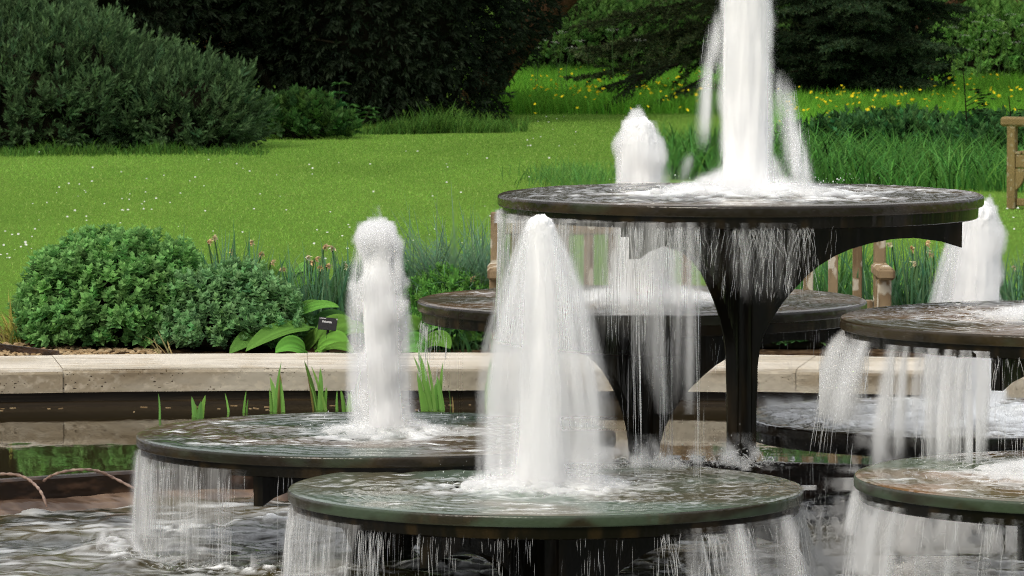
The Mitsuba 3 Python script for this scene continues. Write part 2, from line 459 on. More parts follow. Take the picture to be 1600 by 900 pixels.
def mat_strip():
    """Pink-brown growth lying along the foot of the weir."""
    n, m = 140, 8
    A = np.linspace(-1.25, 0.1, n)
    v = []
    for i, a in enumerate(A):
        w = 0.01 + 0.15 * meshkit.fbm(np.array([[i * 0.11, 0.3, 5.0]]), 3, 2)[0]
        for j in range(m):
            t = j / (m - 1)
            r = WR - 0.015 - w * t
            z = Z_IN + 0.034 - 0.045 * t ** 2 + 0.030 * (meshkit.fbm(np.array([[i * 0.16, j * 0.5, 1.0]]), 3, 4)[0] - 0.5)
            v.append([WC[0] + r * math.sin(a), WC[1] + r * math.cos(a), z])
    i, j = np.meshgrid(np.arange(n - 1), np.arange(m - 1), indexing='ij')
    q = np.stack([i * m + j, (i + 1) * m + j, (i + 1) * m + j + 1, i * m + j + 1], -1).reshape(-1, 4)
    return (np.array(v), q)


put('algae_mat', mat_strip(), 'algae', smooth=True, label='pink brown algae mat along the foot of the weir board', cat='algae')


def root(pts, label):
    p = spline(pts, 40)
    t = np.arange(40)
    v, f = tube_mesh(p, 0.0050 + 0.0014 * np.sin(t * 2.1), 8)
    put('root', (v, f), 'rootmat', smooth=True, label=label, cat='root', group='roots arching over the weir')


root([at(-60, 748, 18.0), at(0, 741, 18.05), at(34, 744, 18.0), at(56, 759, 17.92), at(68, 777, 17.85), at(73, 792, 17.84)], 'knotted brown root arching over the weir at the left edge of the photo')
root([at(68, 752, 18.16), at(92, 739, 18.12), at(126, 734, 18.1), at(165, 741, 18.15), at(200, 758, 18.15), at(222, 768, 18.15)], 'twisted pink brown root arching over the weir, just left of the lowest left disc')

# ------------------------------------------------------------------ the seven bronze discs
R = 0.8
DISC = {}                                           # px of the centre, half width in px
for key, cx, cy, half in (('A', 853, 760, 405), ('B', 588, 676, 376), ('C', 1157, 302, 380), ('D', 1003, 467, 352), ('E', 1710, 495, 398), ('F', 1510, 650, 350), ('G', 1759, 742, 426)):
    DISC[key] = at(cx, cy, FPX * R / half)
DISC_LABEL = {
    'A': 'low green rimmed bronze disc in the front centre under the bell shaped jet',
    'B': 'low bronze disc on the left with a long water curtain at its left side',
    'C': 'tallest bronze disc, highest of the fountain, on a dark three armed stem',
    'D': 'bronze disc in the middle of the fountain, half hidden behind the tallest disc',
    'E': 'bronze disc at the right edge pouring a sheet of water from its left rim',
    'F': 'low foam covered bronze disc behind the right hand waterfall',
    'G': 'low green bronze disc at the lower right corner of the photo',
}
JETC = {k: DISC[k][:2].copy() for k in DISC}
JETC['A'][0] -= 0.018
JETC['C'][0] += 0.018
JETC['B'][0] += 0.034
FOAM = {'A': (0.27, 0.95), 'B': (0.24, 0.8), 'C': (0.40, 0.9), 'D': (0.3, 1.0), 'E': (0.30, 1.0), 'F': (0.62, 1.05), 'G': (0.34, 1.0)}
BASE = {'A': ((0.07, 0.095, 0.07), (0.075, 0.070, 0.045)), 'B': ((0.035, 0.05, 0.035), (0.07, 0.05, 0.03)), 'C': ((0.045, 0.04, 0.03), (0.08, 0.06, 0.04)),
        'D': ((0.05, 0.045, 0.03), (0.09, 0.06, 0.035)), 'E': ((0.05, 0.045, 0.03), (0.10, 0.06, 0.03)), 'F': ((0.05, 0.045, 0.03), (0.08, 0.06, 0.04)), 'G': ((0.05, 0.065, 0.035), (0.13, 0.075, 0.035))}
ARM = [(0.7285, -0.074), (0.7285, -0.179), (0.66, -0.158), (0.57, -0.146), (0.50, -0.150), (0.427, -0.164), (0.36, -0.184), (0.31, -0.206), (0.262, -0.236), (0.217, -0.274),
       (0.176, -0.316), (0.141, -0.358), (0.108, -0.408), (0.082, -0.459), (0.067, -0.51), (0.060, -0.56)]


def lathe(prof, n=128):
    prof = np.asarray(prof, float)
    m = len(prof)
    A = np.arange(n) * 2 * PI / n
    v = np.stack([np.stack([prof[:, 0] * math.sin(a), prof[:, 0] * math.cos(a), prof[:, 1]], 1) for a in A]).reshape(-1, 3)
    i, j = np.meshgrid(np.arange(n), np.arange(m - 1), indexing='ij')
    q = np.stack([i * m + j, i * m + j + 1, ((i + 1) % n) * m + j + 1, ((i + 1) % n) * m + j], -1).reshape(-1, 4)
    return v, np.vstack([q[:, [0, 1, 2]], q[:, [0, 2, 3]]])


def film(key, nr=84, nphi=300):
    """The sheet of water on a disc, with waves, foam by the jet and a rounded lip."""
    c = DISC[key]
    fr, fs = FOAM[key]
    rr = np.r_[np.linspace(0.0, 0.12, 10)[:-1], np.linspace(0.12, R - 0.004, nr - 9)]
    ph = np.arange(nphi) * 2 * PI / nphi
    rg, pg = np.meshgrid(rr, ph, indexing='ij')
    x, y = rg * np.sin(pg), -rg * np.cos(pg)
    jx, jy = JETC[key] - c[:2]
    q = np.hypot(x - jx, y - jy)
    seed = ord(key)
    P = np.stack([x, y, np.full_like(x, seed * 1.7)], -1)
    n1, n2, n3 = meshkit.fbm(P * [7, 5, 1], 3, seed), meshkit.fbm(P * [22, 15, 1], 3, seed + 1), meshkit.fbm(P * [3.0, 3.0, 1], 2, seed + 2)
    edge = np.clip((R - rg) / 0.10, 0, 1)
    agit = np.exp(-(q / (fr * 1.5)) ** 2)
    h = (0.004 + 0.018 * agit) * edge * ((n1 - 0.5) * 1.6 + (n2 - 0.5) * 1.1)
    h += 0.022 * np.exp(-(q / (fr * 0.62)) ** 2) * (0.5 + n2)
    h += 0.0015 * np.sin(q * 95 + 6 * n1) * np.clip(edge, 0, 1) * np.clip(1 - agit, 0, 1)
    h -= 0.006 * (1 - np.clip((R - rg) / 0.02, 0, 1)) ** 2
    w = fs * (1.35 - q / fr) + (n2 - 0.5) * 2.3 + (n3 - 0.5) * 0.9
    w = np.clip(w, 0, 1)
    streak = np.clip((meshkit.fbm(P * [9, 40, 1], 3, seed + 5) - 0.60) * 7, 0, 1) * np.clip((n3 - 0.34) * 4, 0, 1) * 0.9
    w = np.maximum(w, streak * edge)
    b0, b1 = np.array(BASE[key][0]), np.array(BASE[key][1])
    m = np.clip((n3 - 0.42) * 5 + 0.2 * x, 0, 1)[..., None]
    col = b0 * (1 - m) + b1 * m
    col = 1.35 * col * (0.7 + 0.6 * n1[..., None])
    col = col * (1 - w[..., None]) + np.array([0.86, 0.87, 0.86]) * w[..., None]
    v = np.stack([x, y, h], -1).reshape(-1, 3) + c
    n = len(rr)
    i, j = np.meshgrid(np.arange(n - 1), np.arange(nphi), indexing='ij')
    qd = np.stack([i * nphi + j, (i + 1) * nphi + j, (i + 1) * nphi + (j + 1) % nphi, i * nphi + (j + 1) % nphi], -1).reshape(-1, 4)
    return (v, qd), col.reshape(-1, 3)


def arm_mesh(ang, top):
    poly = [(0.02, -0.072), *ARM, (0.054, -0.72), (0.053, -1.25), (0.02, -1.25)]
    poly = [(r, max(z, top)) for r, z in poly]
    pg = Polygon(poly).buffer(0)
    pg = max(getattr(pg, 'geoms', [pg]), key=lambda g: g.area)
    m = trimesh.creation.extrude_polygon(pg, 0.036, engine='earcut')
    m.apply_translation([0, 0, -0.018])
    M = np.eye(4)
    d = np.array([math.sin(ang), -math.cos(ang), 0.0])
    s = np.array([math.cos(ang), math.sin(ang), 0.0])
    M[:3, 0], M[:3, 1], M[:3, 2] = d, [0, 0, 1], np.cross(d, [0, 0, 1.0])
    m.apply_transform(M)
    return m


DKEY = {}
for key, c in DISC.items():
    t = thing('fountain_disc', DISC_LABEL[key], 'fountain', 'bronze discs of the fountain')
    DKEY[key] = t
    lip = [(R - 0.07, 0.0 - 0.010), (R - 0.012, -0.0055), (R - 0.004, -0.0045), (R - 0.001, -0.007), (R, -0.012), (R, -0.034), (R - 0.003, -0.038), (R - 0.016, -0.039)]
    v, f = lathe(lip, 160)
    put('rim', (v + c, f), 'bronze' if key in 'AG' else 'brownbronze', t, smooth=40)
    band = [(R - 0.016, -0.036), (R - 0.0155, -0.0415), (R - 0.017, -0.074), (R - 0.022, -0.077), (R - 0.045, -0.074), (0.3, -0.066), (0.04, -0.060)]
    v, f = lathe(band, 160)
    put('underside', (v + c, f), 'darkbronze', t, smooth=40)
    zf = Z_IN - 0.25 - c[2]
    for ang in (PI / 2, -PI / 6, -PI * 5 / 6):
        m = arm_mesh(ang, zf)
        m.apply_translation(c)
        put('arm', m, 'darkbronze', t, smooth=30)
    sm = trimesh.creation.cylinder(radius=0.044, height=-0.06 - zf, sections=24)
    sm.apply_translation(c + [0, 0, (zf - 0.06) / 2])
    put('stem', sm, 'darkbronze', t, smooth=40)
    m, col = film(key)
    put('water_film', m, 'waterfilm', t, smooth=True, color=col, label='rippling water on the disc, white with foam around the jet')

# ------------------------------------------------------------------ churning water of the basin
STEPG = 0.0125
gx, gy = np.arange(-3.2, 3.5, STEPG), np.arange(14.3, 18.85, STEPG)
X, Y = np.meshgrid(gx, gy, indexing='ij')
P = np.stack([X, Y, X * 0], -1)
big, midn, fine = meshkit.fbm(P * [2.6, 2.4, 1], 3, 21), meshkit.fbm(P * [6.5, 7, 1], 3, 22), meshkit.fbm(P * [26, 22, 1], 3, 23)
fallzone = np.zeros_like(X)
for key, c in DISC.items():
    q = np.hypot(X - c[0], Y - c[1])
    fallzone = np.maximum(fallzone, np.exp(-((q - R - 0.02) / 0.13) ** 2))
H = Z_IN + 0.050 * (big - 0.5) + (0.038 + 0.03 * fallzone) * (midn - 0.5) + (0.006 + 0.012 * fallzone) * (fine - 0.5)
w = np.clip((fine - 0.50) * 4.5, 0, 1) * np.clip((midn - 0.40) * 5, 0, 1) * (0.12 + 1.25 * fallzone)
w = np.maximum(w, np.clip((meshkit.fbm(P * [7, 26, 1], 3, 25) - 0.57) * 7, 0, 1) * 0.45)
b = np.array([0.026, 0.029, 0.014]) * (0.5 + big[..., None]) * (1 - midn[..., None]) * 1.5 + np.array([0.055, 0.035, 0.012]) * np.clip((big - 0.45) * 3, 0, 1)[..., None]
col = b * (1 - w[..., None]) + np.array([0.80, 0.81, 0.80]) * w[..., None]
nx, ny = X.shape
i, j = np.meshgrid(np.arange(nx - 1), np.arange(ny - 1), indexing='ij')
qd = np.stack([i * ny + j, (i + 1) * ny + j, (i + 1) * ny + j + 1, i * ny + j + 1], -1).reshape(-1, 4)
inside = (np.hypot(X - WC[0], Y - WC[1]) < WR - 0.005).reshape(-1)
qd = qd[inside[qd].all(1)]
scene['churn'] = {'type': 'twosided', 'b': {'type': 'bumpmap', 't': proc(lambda p, n, uv: fbm(p.x * 13 + 3 * noise(p.x * 4, p.y * 4, 1.0), p.y * 9 + 3 * noise(p.x * 4, p.y * 4, 7.0), 0.0, 3), eps=4e-3), 'scale': 0.006,
                  'b': {'type': 'principled', 'base_color': attr(), 'roughness': 0.17, 'specular': 0.38}}}
used = np.unique(qd)
remap = np.zeros(nx * ny, int)
remap[used] = np.arange(len(used))
put('basin_water', (np.stack([X, Y, H], -1).reshape(-1, 3)[used], remap[qd]), 'churn', smooth=True, color=np.clip(col.reshape(-1, 3)[used], 0, 1), kind='structure')


# ------------------------------------------------------------------ falling water: strands, jets, curtains
GRAV = 9.81


FINE, MANY = 0.36, 4.2                              # strand width factor, strand count factor


def strands(start, vel, t0, t1, width, rng, nseg=6, taper=0.85):
    """Ribbons of water along ballistic paths start + vel t - g t^2 / 2 between the times t0 and t1."""
    n = len(start)
    ts = np.linspace(0, 1, nseg + 1)
    tt = t0[:, None] + (t1 - t0)[:, None] * ts[None]
    p = start[:, None] + vel[:, None] * tt[..., None]
    p[..., 2] -= 0.5 * GRAV * tt ** 2
    tan = unit(np.gradient(p, axis=1))
    ang = rng.random(n) * 2 * PI
    ref = np.stack([np.cos(ang), np.sin(ang), np.zeros(n)], -1)[:, None]
    s = unit(np.cross(tan, np.broadcast_to(ref, tan.shape)))
    prof = np.clip(1 - taper * np.abs(2 * ts - 1) ** 2.2, 0.05, 1)
    wd = np.broadcast_to(width * FINE, n)[:, None, None] * prof[None, :, None] * 0.5
    v = np.stack([p - s * wd, p + s * wd], 2).reshape(n, -1, 3)
    a = np.arange(nseg) * 2
    f0 = np.vstack([np.stack([a, a + 1, a + 3], 1), np.stack([a, a + 3, a + 2], 1)])
    f = (f0[None] + np.arange(n)[:, None, None] * (2 * nseg + 2)).reshape(-1, 3)
    return v.reshape(-1, 3), f


OCT_V = np.array([[1, 0, 0], [-1, 0, 0], [0, 1, 0], [0, -1, 0], [0, 0, 1], [0, 0, -1.0]])
OCT_F = np.array([[0, 2, 4], [2, 1, 4], [1, 3, 4], [3, 0, 4], [2, 0, 5], [1, 2, 5], [3, 1, 5], [0, 3, 5]])


def drops(P, r):
    n = len(P)
    r = np.broadcast_to(r, n)
    v = (P[:, None] + OCT_V[None] * r[:, None, None] * np.array([1, 1, 1.5])).reshape(-1, 3)
    f = (OCT_F[None] + np.arange(n)[:, None, None] * 6).reshape(-1, 3)
    return v, f


def column_mesh(c, prof, seed, amp=0.10, lean=(0, 0), nphi=72, nz=90):
    """A ragged white column; prof: [(height, radius)]."""
    prof = np.asarray(prof, float)
    hs = np.linspace(prof[0, 0], prof[-1, 0], nz)
    rs = np.interp(hs, prof[:, 0], prof[:, 1])
    A = np.arange(nphi) * 2 * PI / nphi
    hg, ag = np.meshgrid(hs, A, indexing='ij')
    rg = np.interp(hg, prof[:, 0], prof[:, 1])
    Q = np.stack([np.cos(ag) * 3.2, np.sin(ag) * 3.2, hg * 3.0 + seed * 2.3], -1)
    Q2 = np.stack([np.cos(ag) * 9, np.sin(ag) * 9, hg * 5.0 + seed * 1.3], -1)
    topn = np.clip((hg - (hs[-1] - 0.12)) / 0.12, 0, 1)
    Q3 = np.stack([np.cos(ag) * rg * 55, np.sin(ag) * rg * 55, hg * 45 + seed], -1)
    rg = rg * (1 + amp * 2 * (meshkit.fbm(Q, 3, seed) - 0.5) + amp * 1.2 * (meshkit.fbm(Q2, 2, seed + 1) - 0.5)) + topn * 0.034 * (meshkit.fbm(Q3, 3, seed + 2) - 0.5)
    zz = hg + topn * 0.03 * (meshkit.fbm(Q3 + 40, 3, seed + 3) - 0.5) * 1.3
    k = (hg - hs[0]) / (hs[-1] - hs[0])
    v = np.stack([c[0] + rg * np.sin(ag) + lean[0] * k, c[1] - rg * np.cos(ag) + lean[1] * k, c[2] + zz], -1).reshape(-1, 3)
    i, j = np.meshgrid(np.arange(nz - 1), np.arange(nphi), indexing='ij')
    q = np.stack([i * nphi + j, i * nphi + (j + 1) % nphi, (i + 1) * nphi + (j + 1) % nphi, (i + 1) * nphi + j], -1).reshape(-1, 4)
    f = np.vstack([q[:, [0, 1, 2]], q[:, [0, 2, 3]]])
    tip = len(v)
    v = np.vstack([v, [[c[0] + lean[0], c[1] + lean[1], c[2] + hs[-1] + 0.004]]])
    a = np.arange(nphi)
    f = np.vstack([f, np.stack([(nz - 1) * nphi + a, (nz - 1) * nphi + (a + 1) % nphi, a * 0 + tip], 1)])
    return v, f


def spray_medium(t, key, c, half, H, dens, res=(0.0035, 0.014)):
    """The aerated water of a jet: a cloud of droplets in a closed box. dens(x, y, z) in 1/m, local to the foot of the jet."""
    x0, x1, y0, y1 = half
    nx, ny, nz = int((x1 - x0) / res[0]), int((y1 - y0) / res[0]), int((H + 0.09) / res[1])
    X, Y, Z = np.meshgrid(np.linspace(x0, x1, nx), np.linspace(y0, y1, ny), np.linspace(-0.005, H + 0.085, nz), indexing='ij')
    d = dens(X, Y, Z)
    d[0] = d[-1] = 0
    d[:, 0] = d[:, -1] = 0
    d[:, :, -1] = 0
    g = mi.VolumeGrid(np.ascontiguousarray(d.transpose(2, 1, 0)[..., None]).astype(np.float32))
    lo, ext = np.array([c[0] + x0, c[1] + y0, c[2] - 0.005]), np.array([x1 - x0, y1 - y0, H + 0.09])
    M = T().translate(lo.tolist()) @ T().scale(ext.tolist())
    scene['droplets_' + key] = {'type': 'heterogeneous', 'albedo': {'type': 'constvolume', 'value': {'type': 'rgb', 'value': [0.999, 0.999, 0.999]}},
                                'sigma_t': {'type': 'gridvolume', 'grid': g, 'to_world': M, 'filter_type': 'trilinear', 'wrap_mode': 'clamp'}, 'scale': 1.0}
    k = uniq('mist', t)
    scene[k] = {'type': 'cube', 'to_world': T().translate((lo + ext / 2).tolist()) @ T().scale((ext / 2 - 1e-4).tolist()), 'bsdf': {'type': 'null'}, 'interior': {'type': 'ref', 'id': 'droplets_' + key}}
    labels[k] = {'kind': 'stuff'}


def jet_density(prof, H, head, spread, seed, lean, bias, veil, core, splash_r, clumps=(), start=0.98, rag=0.3, wob=0.0):
    pr = np.asarray(prof, float).T

    def N(a, b, c, o, sd):
        return meshkit.fbm(np.stack([a, b, c], -1), o, sd)

    def dens(X, Y, Z):
        shape = X.shape
        X, Y, Z = X.ravel(), Y.ravel(), Z.ravel()
        k = np.clip(Z / H, 0, 1)
        wx = wob * (N(Z * 9 + seed, Z * 0, Z * 0 + 1.5, 2, seed + 20) - 0.5) * 2 * np.clip(k * 3, 0, 1)
        x, y = X - lean[0] * k - wx, Y - lean[1] * k
        fall = np.sqrt(np.maximum(2 * (H * start - Z) / GRAV, 0))
        rr = np.hypot(x, y)
        xb, yb = x - bias[0] * fall, y - bias[1] * fall
        rb = np.hypot(xb, yb)
        u = np.clip((fall - 0.02) / 0.33, 0, 1)
        reach = head + spread * u * u * (3 - 2 * u)              # how far the falling water has been thrown out
        d = np.zeros(len(X))
        # the rising column
        r0 = np.where(Z > pr[0][-1] + 0.06, 0, np.interp(Z, *pr)) * np.clip((pr[0][-1] + 0.06 - Z) / 0.06, 0, 1) ** 0.5
        m = rr < r0 * 1.7 + 0.004
        a, b, c, q = x[m], y[m], Z[m], rr[m]
        st, lump, big = N(a * 38, b * 38, c * 4 + seed * 3.1, 2, seed), N(a * 22, b * 22, c * 14 + seed, 2, seed + 1), N(a * 9, b * 9, c * 9 + seed, 2, seed + 6)
        rc = r0[m] * (1.0 + 0.5 * (st - 0.5) + rag * (lump - 0.5) + 1.6 * rag * (big - 0.5))
        top = np.clip((pr[0][-1] + 0.02 + (0.05 + 0.10 * wob / 0.016) * (big - 0.55) + 0.07 * (lump - 0.5) - c) / 0.016, 0, 1)
        d[m] = core * np.clip((1.12 - q / np.maximum(rc, 1e-4)) / 0.26, 0, 1) * top
        # the veil that falls round it
        m = (rb < reach * 1.75) & (fall > 0)
        a, b, c, q, ro = xb[m], yb[m], Z[m], rb[m], reach[m]
        pb = np.arctan2(a, -b)
        tongue = N(np.cos(pb) * 1.6 + seed, np.sin(pb) * 1.6, c * 0.8, 2, seed + 2)
        ro = ro * (0.66 + 0.68 * tongue)
        u = q / np.maximum(ro, 1e-4)
        fine = np.clip((N(a / ro * 8, b / ro * 8, c * 1.3 + seed, 3, seed + 3) - 0.44) * 7, 0.02, 2.2) * np.clip((N(np.cos(pb) * 2.4, np.sin(pb) * 2.4, c * 1.1 + seed, 2, seed + 8) - 0.30) * 4, 0.12, 1.4)
        d[m] += veil * fine * np.clip((1.1 - u) / 0.22, 0, 1) * (0.75 + 0.45 * np.clip((u - 0.45) / 0.4, 0, 1)) * np.clip(fall[m] / 0.05, 0, 1) * (0.15 / np.maximum(ro, 0.06)) ** 0.8 * np.clip(1.9 - 2.6 * fall[m], 0.75, 1.9)
        for (cx, cy, cz, sx, sz, amp, slx) in clumps:
            e = np.exp(-(((x - cx - slx * (cz - Z)) / sx) ** 2 + ((y - cy) / sx) ** 2)) * np.exp(-((Z - cz) / sz) ** 4)
            m = e > 0.01
            d[m] += amp * e[m] * np.clip((N(x[m] * 38, y[m] * 38, Z[m] * 4 + seed, 2, seed) - 0.36) * 5, 0, 2)
        rs = np.hypot(X, Y) / splash_r
        m = (Z < 0.13) & (rs < 1.45)
        sp = N(X[m] * 15, Y[m] * 15, Z[m] * 26 + seed, 3, seed + 4)
        hs = 0.009 + 0.038 * np.exp(-(rs[m] / 0.60) ** 2) * (0.1 + 1.8 * sp)
        d[m] += 90 * np.clip((sp - 0.20 - 0.26 * rs[m]) * 4.0, 0, 1) * np.exp(-(Z[m] / hs) ** 2) * np.exp(-(rs[m] / 1.15) ** 4)
        return np.maximum(d, 0).reshape(shape)
    return dens


def jet(key, label, H, prof, nfall, spread, head, ncore, core_r, seed, splash_r, lobes=2.0, bias=(0, 0), lean=(0, 0), extra=None, wide=0.0032, start_low=0.35, veil=14.0, core=45.0, clumps=(), half=0.30, yhalf=None, throw=None, rag=0.3, wob=0.0):
    rng = np.random.default_rng(seed)
    c = np.array([JETC[key][0], JETC[key][1], DISC[key][2]])
    t = thing('water_jet', label, 'water jet', 'white jets of the fountain')
    ts = 0.93 if wob > 0.01 else 1.0
    v, f = column_mesh(c, [(h * ts, q * (0.72 if wob > 0.01 else 0.88)) for h, q in prof[:-1]] + [(prof[-1][0] * ts - 0.006, prof[-1][1] * 0.6)], seed, lean=lean)
    put('column', (v, f), 'foam', t, smooth=True)
    yh = yhalf or (-half, half)
    spray_medium(t, key, c, (-half, half, *yh), min(H, 1.0) + 0.01, jet_density(prof, H, head, throw if throw else spread * 0.35, seed, lean, bias, veil, core, splash_r, clumps, rag=rag, wob=wob))
    acc = Acc()
    # rising core and its feathered edge
    n = int(ncore * 0.02)
    ph = rng.random(n) * 2 * PI
    hh = rng.random(n) ** 0.9 * (H - 0.03)
    rad = np.interp(hh, *np.asarray(prof, float).T) * (0.93 + 0.20 * rng.random(n) ** 2.0) + core_r * rng.random(n) ** 3
    k = hh / H
    st = np.stack([c[0] + rad * np.sin(ph) + lean[0] * k, c[1] - rad * np.cos(ph) + lean[1] * k, c[2] + hh], -1)
    ve = np.stack([rng.normal(0, 0.10, n), rng.normal(0, 0.10, n), -1.0 - 1.6 * rng.random(n)], -1)
    ln = (0.04 + 0.10 * rng.random(n))
    t1 = np.minimum(ln, np.maximum(hh, 0.005) / 3.2)
    acc.add(*strands(st, ve, np.zeros(n), t1, wide * (0.5 + rng.random(n)), rng, 4))
    # falling veil thrown out from the head
    n = int(nfall * 0.05)
    ph = rng.random(n * 3) * 2 * PI
    keep = rng.random(n * 3) < np.clip(0.35 + lobes * (meshkit.noise(np.stack([np.cos(ph) * 2.2 + seed, np.sin(ph) * 2.2, ph * 0 + 3], -1), seed) - 0.35), 0.08, 1)
    ph = ph[keep][:n]
    n = len(ph)
    tongue = meshkit.noise(np.stack([np.cos(ph) * 5 + seed, np.sin(ph) * 5, ph * 0 + 7], -1), seed + 3)
    z0 = H * (1 - start_low * rng.random(n) ** 1.5) - 0.015
    r0 = head * (0.5 + 0.6 * rng.random(n)) * np.interp(z0, [H * 0.5, H * 0.96, H], [1.0, 1.0, 0.5])
    vr = spread * np.sqrt(rng.random(n)) * (0.55 + 0.75 * tongue + 0.15 * rng.random(n))
    d = np.stack([np.sin(ph), -np.cos(ph), ph * 0], -1)
    st = c + d * r0[:, None] + np.stack([ph * 0 + lean[0], ph * 0 + lean[1], z0], -1)
    ve = d * vr[:, None] + np.array([bias[0], bias[1], 0.0]) * rng.random(n)[:, None] + rng.normal(0, 0.03, (n, 3))
    tmax = np.sqrt(2 * np.maximum(z0, 0.02) / GRAV)
    ta = tmax * np.clip(rng.random(n) ** 1.15 * 1.15 - 0.15, 0, 0.97)
    tb = np.minimum(tmax, ta + 0.04 + 0.10 * rng.random(n))
    acc.add(*strands(st, ve, ta, tb, wide * (0.45 + rng.random(n) * 1.1), rng, 5))
    if extra:
        for (x0, y0, z0_, sx, sz, vx, vy, cnt, dur) in extra:
            cnt = int(cnt * 0.12)
            st = c + np.stack([x0 + rng.normal(0, sx, cnt), y0 + rng.normal(0, sx, cnt), z0_ + rng.normal(0, sz, cnt)], -1)
            ve = np.stack([vx + rng.normal(0, 0.06, cnt), vy + rng.normal(0, 0.06, cnt), -0.8 - 1.0 * rng.random(cnt)], -1)
            zrem = st[:, 2] - c[2]
            t1 = np.clip(dur * (0.3 + rng.random(cnt)), 0.01, np.maximum(zrem, 0.02) / 3.5)
            acc.add(*strands(st, ve, np.zeros(cnt), t1, wide * (0.5 + rng.random(cnt)), rng, 5))
    acc.put('spray', 'waterwhite', t)
    # splash at the foot: leaping strands and drops
    acc = Acc()
    n = int(260 * splash_r / 0.17)
    ph = rng.random(n) * 2 * PI
    rr = splash_r * np.sqrt(rng.random(n)) * 1.15
    st = c + np.stack([rr * np.sin(ph), -rr * np.cos(ph), 0.004 + 0.012 * rng.random(n)], -1)
    up = 0.15 + 0.75 * rng.random(n) ** 2 * np.clip(1.3 - rr / splash_r, 0.25, 1)
    vo = 0.15 + 0.55 * rng.random(n)
    ve = np.stack([vo * np.sin(ph), -vo * np.cos(ph), up], -1)
    ta = rng.random(n) * 0.03
    tb = ta + np.minimum(0.03 + 0.05 * rng.random(n), 2 * up / GRAV)
    acc.add(*strands(st, ve, ta, tb, 0.0075 * (0.5 + rng.random(n)), rng, 4))
    n = int(420 * splash_r / 0.17)
    ph = rng.random(n) * 2 * PI
    rr = splash_r * (0.3 + 1.5 * rng.random(n))
    P = c + np.stack([rr * np.sin(ph), -rr * np.cos(ph), 0.006 + 0.05 * rng.random(n) ** 2.5], -1)
    acc.add(*drops(P, 0.0007 + 0.0018 * rng.random(n) ** 3))
    # froth clumps
    n = int(40 * splash_r / 0.17)
    ph = rng.random(n) * 2 * PI
    rr = splash_r * 1.15 * np.sqrt(rng.random(n))
    P = c + np.stack([rr * np.sin(ph), -rr * np.cos(ph), 0.002 + 0.03 * np.exp(-(rr / splash_r * 1.3) ** 2) * rng.random(n)], -1)
    ico = trimesh.creation.icosphere(subdivisions=1)
    for q in P:
        s = (0.006 + 0.014 * rng.random()) * np.array([1.6, 1.6, 0.75])
        acc.add(q + ico.vertices * s * (0.75 + 0.5 * rng.random((len(ico.vertices), 1))), ico.faces)
    acc.put('splash', 'waterwhite', t)
    return t


jet('A', 'bell shaped white water jet rising from the front centre disc', 0.845,
    [(0, 0.105), (0.05, 0.088), (0.15, 0.078), (0.35, 0.068), (0.62, 0.054), (0.76, 0.047), (0.80, 0.047), (0.825, 0.043), (0.838, 0.034), (0.845, 0.02)], 2400, 0.46, 0.045, 900, 0.02, 11, 0.21, bias=(0.03, 0), veil=13.0, half=0.28, yhalf=(-0.28, 0.235), throw=0.138, core=45.0, rag=0.3, wob=0.006)
jet('B', 'ragged white water jet rising from the left disc', 0.72,
    [(0, 0.085), (0.06, 0.074), (0.2, 0.071), (0.40, 0.080), (0.50, 0.076), (0.58, 0.066), (0.65, 0.064), (0.69, 0.056), (0.710, 0.042), (0.72, 0.022)], 700, 0.22, 0.060, 900, 0.028, 12, 0.17, lean=(-0.035, 0), wide=0.003, start_low=0.5, veil=11.0, core=45.0, half=0.24, throw=0.045, rag=1.0, wob=0.016)
jet('C', 'tallest white water jet shooting out of the top of the photo', 1.25,
    [(0, 0.088), (0.03, 0.083), (0.12, 0.081), (0.4, 0.082), (0.8, 0.080), (1.1, 0.07), (1.2, 0.05), (1.25, 0.02)], 60, 0.10, 0.06, 900, 0.006, 13, 0.26,
    extra=[(-0.112, 0.0, 0.50, 0.012, 0.05, -0.03, 0, 90, 0.06), (-0.130, 0.0, 0.40, 0.010, 0.06, -0.05, 0, 80, 0.06), (0.150, 0.0, 0.26, 0.011, 0.05, 0.12, 0, 200, 0.08), (0.178, 0.0, 0.16, 0.012, 0.05, 0.10, 0, 200, 0.07)],
    clumps=[(-0.122, 0, 0.36, 0.020, 0.16, 40, -0.10), (-0.098, 0, 0.52, 0.014, 0.07, 40, -0.1), (0.150, 0, 0.19, 0.026, 0.15, 60, 0.22), (0.185, 0, 0.10, 0.018, 0.10, 40, 0.15), (0.10, 0, 0.05, 0.02, 0.06, 40, 0.2)], veil=1.0, half=0.32, throw=0.03, core=40.0, rag=0.16)
jet('D', 'short white water jet peeping over the rim of the tallest disc', 0.65,
    [(0, 0.10), (0.10, 0.086), (0.25, 0.083), (0.45, 0.080), (0.56, 0.074), (0.60, 0.064), (0.63, 0.050), (0.65, 0.028)], 500, 0.16, 0.06, 600, 0.02, 14, 0.22, lean=(-0.012, 0), start_low=0.5, veil=8.0, throw=0.05, rag=0.55, wob=0.010,
    clumps=[(0.085, 0, 0.40, 0.025, 0.10, 30, 0.1), (0.16, 0, 0.46, 0.02, 0.05, 12, -0.5)], half=0.28)
jet('F', 'white water jet standing behind the right hand waterfall disc', 0.77,
    [(0, 0.12), (0.2, 0.105), (0.4, 0.096), (0.6, 0.080), (0.72, 0.064), (0.77, 0.035)], 900, 0.26, 0.06, 700, 0.03, 15, 0.3, bias=(-0.17, 0), lean=(0.05, 0), start_low=0.5, veil=12.0, half=0.36, throw=0.065, rag=0.4)
jet('E', 'white jet and foam on the disc at the right edge of the photo', 0.7,
    [(0, 0.09), (0.1, 0.075), (0.4, 0.07), (0.6, 0.06), (0.68, 0.045), (0.7, 0.02)], 400, 0.25, 0.06, 300, 0.02, 16, 0.3, half=0.34)
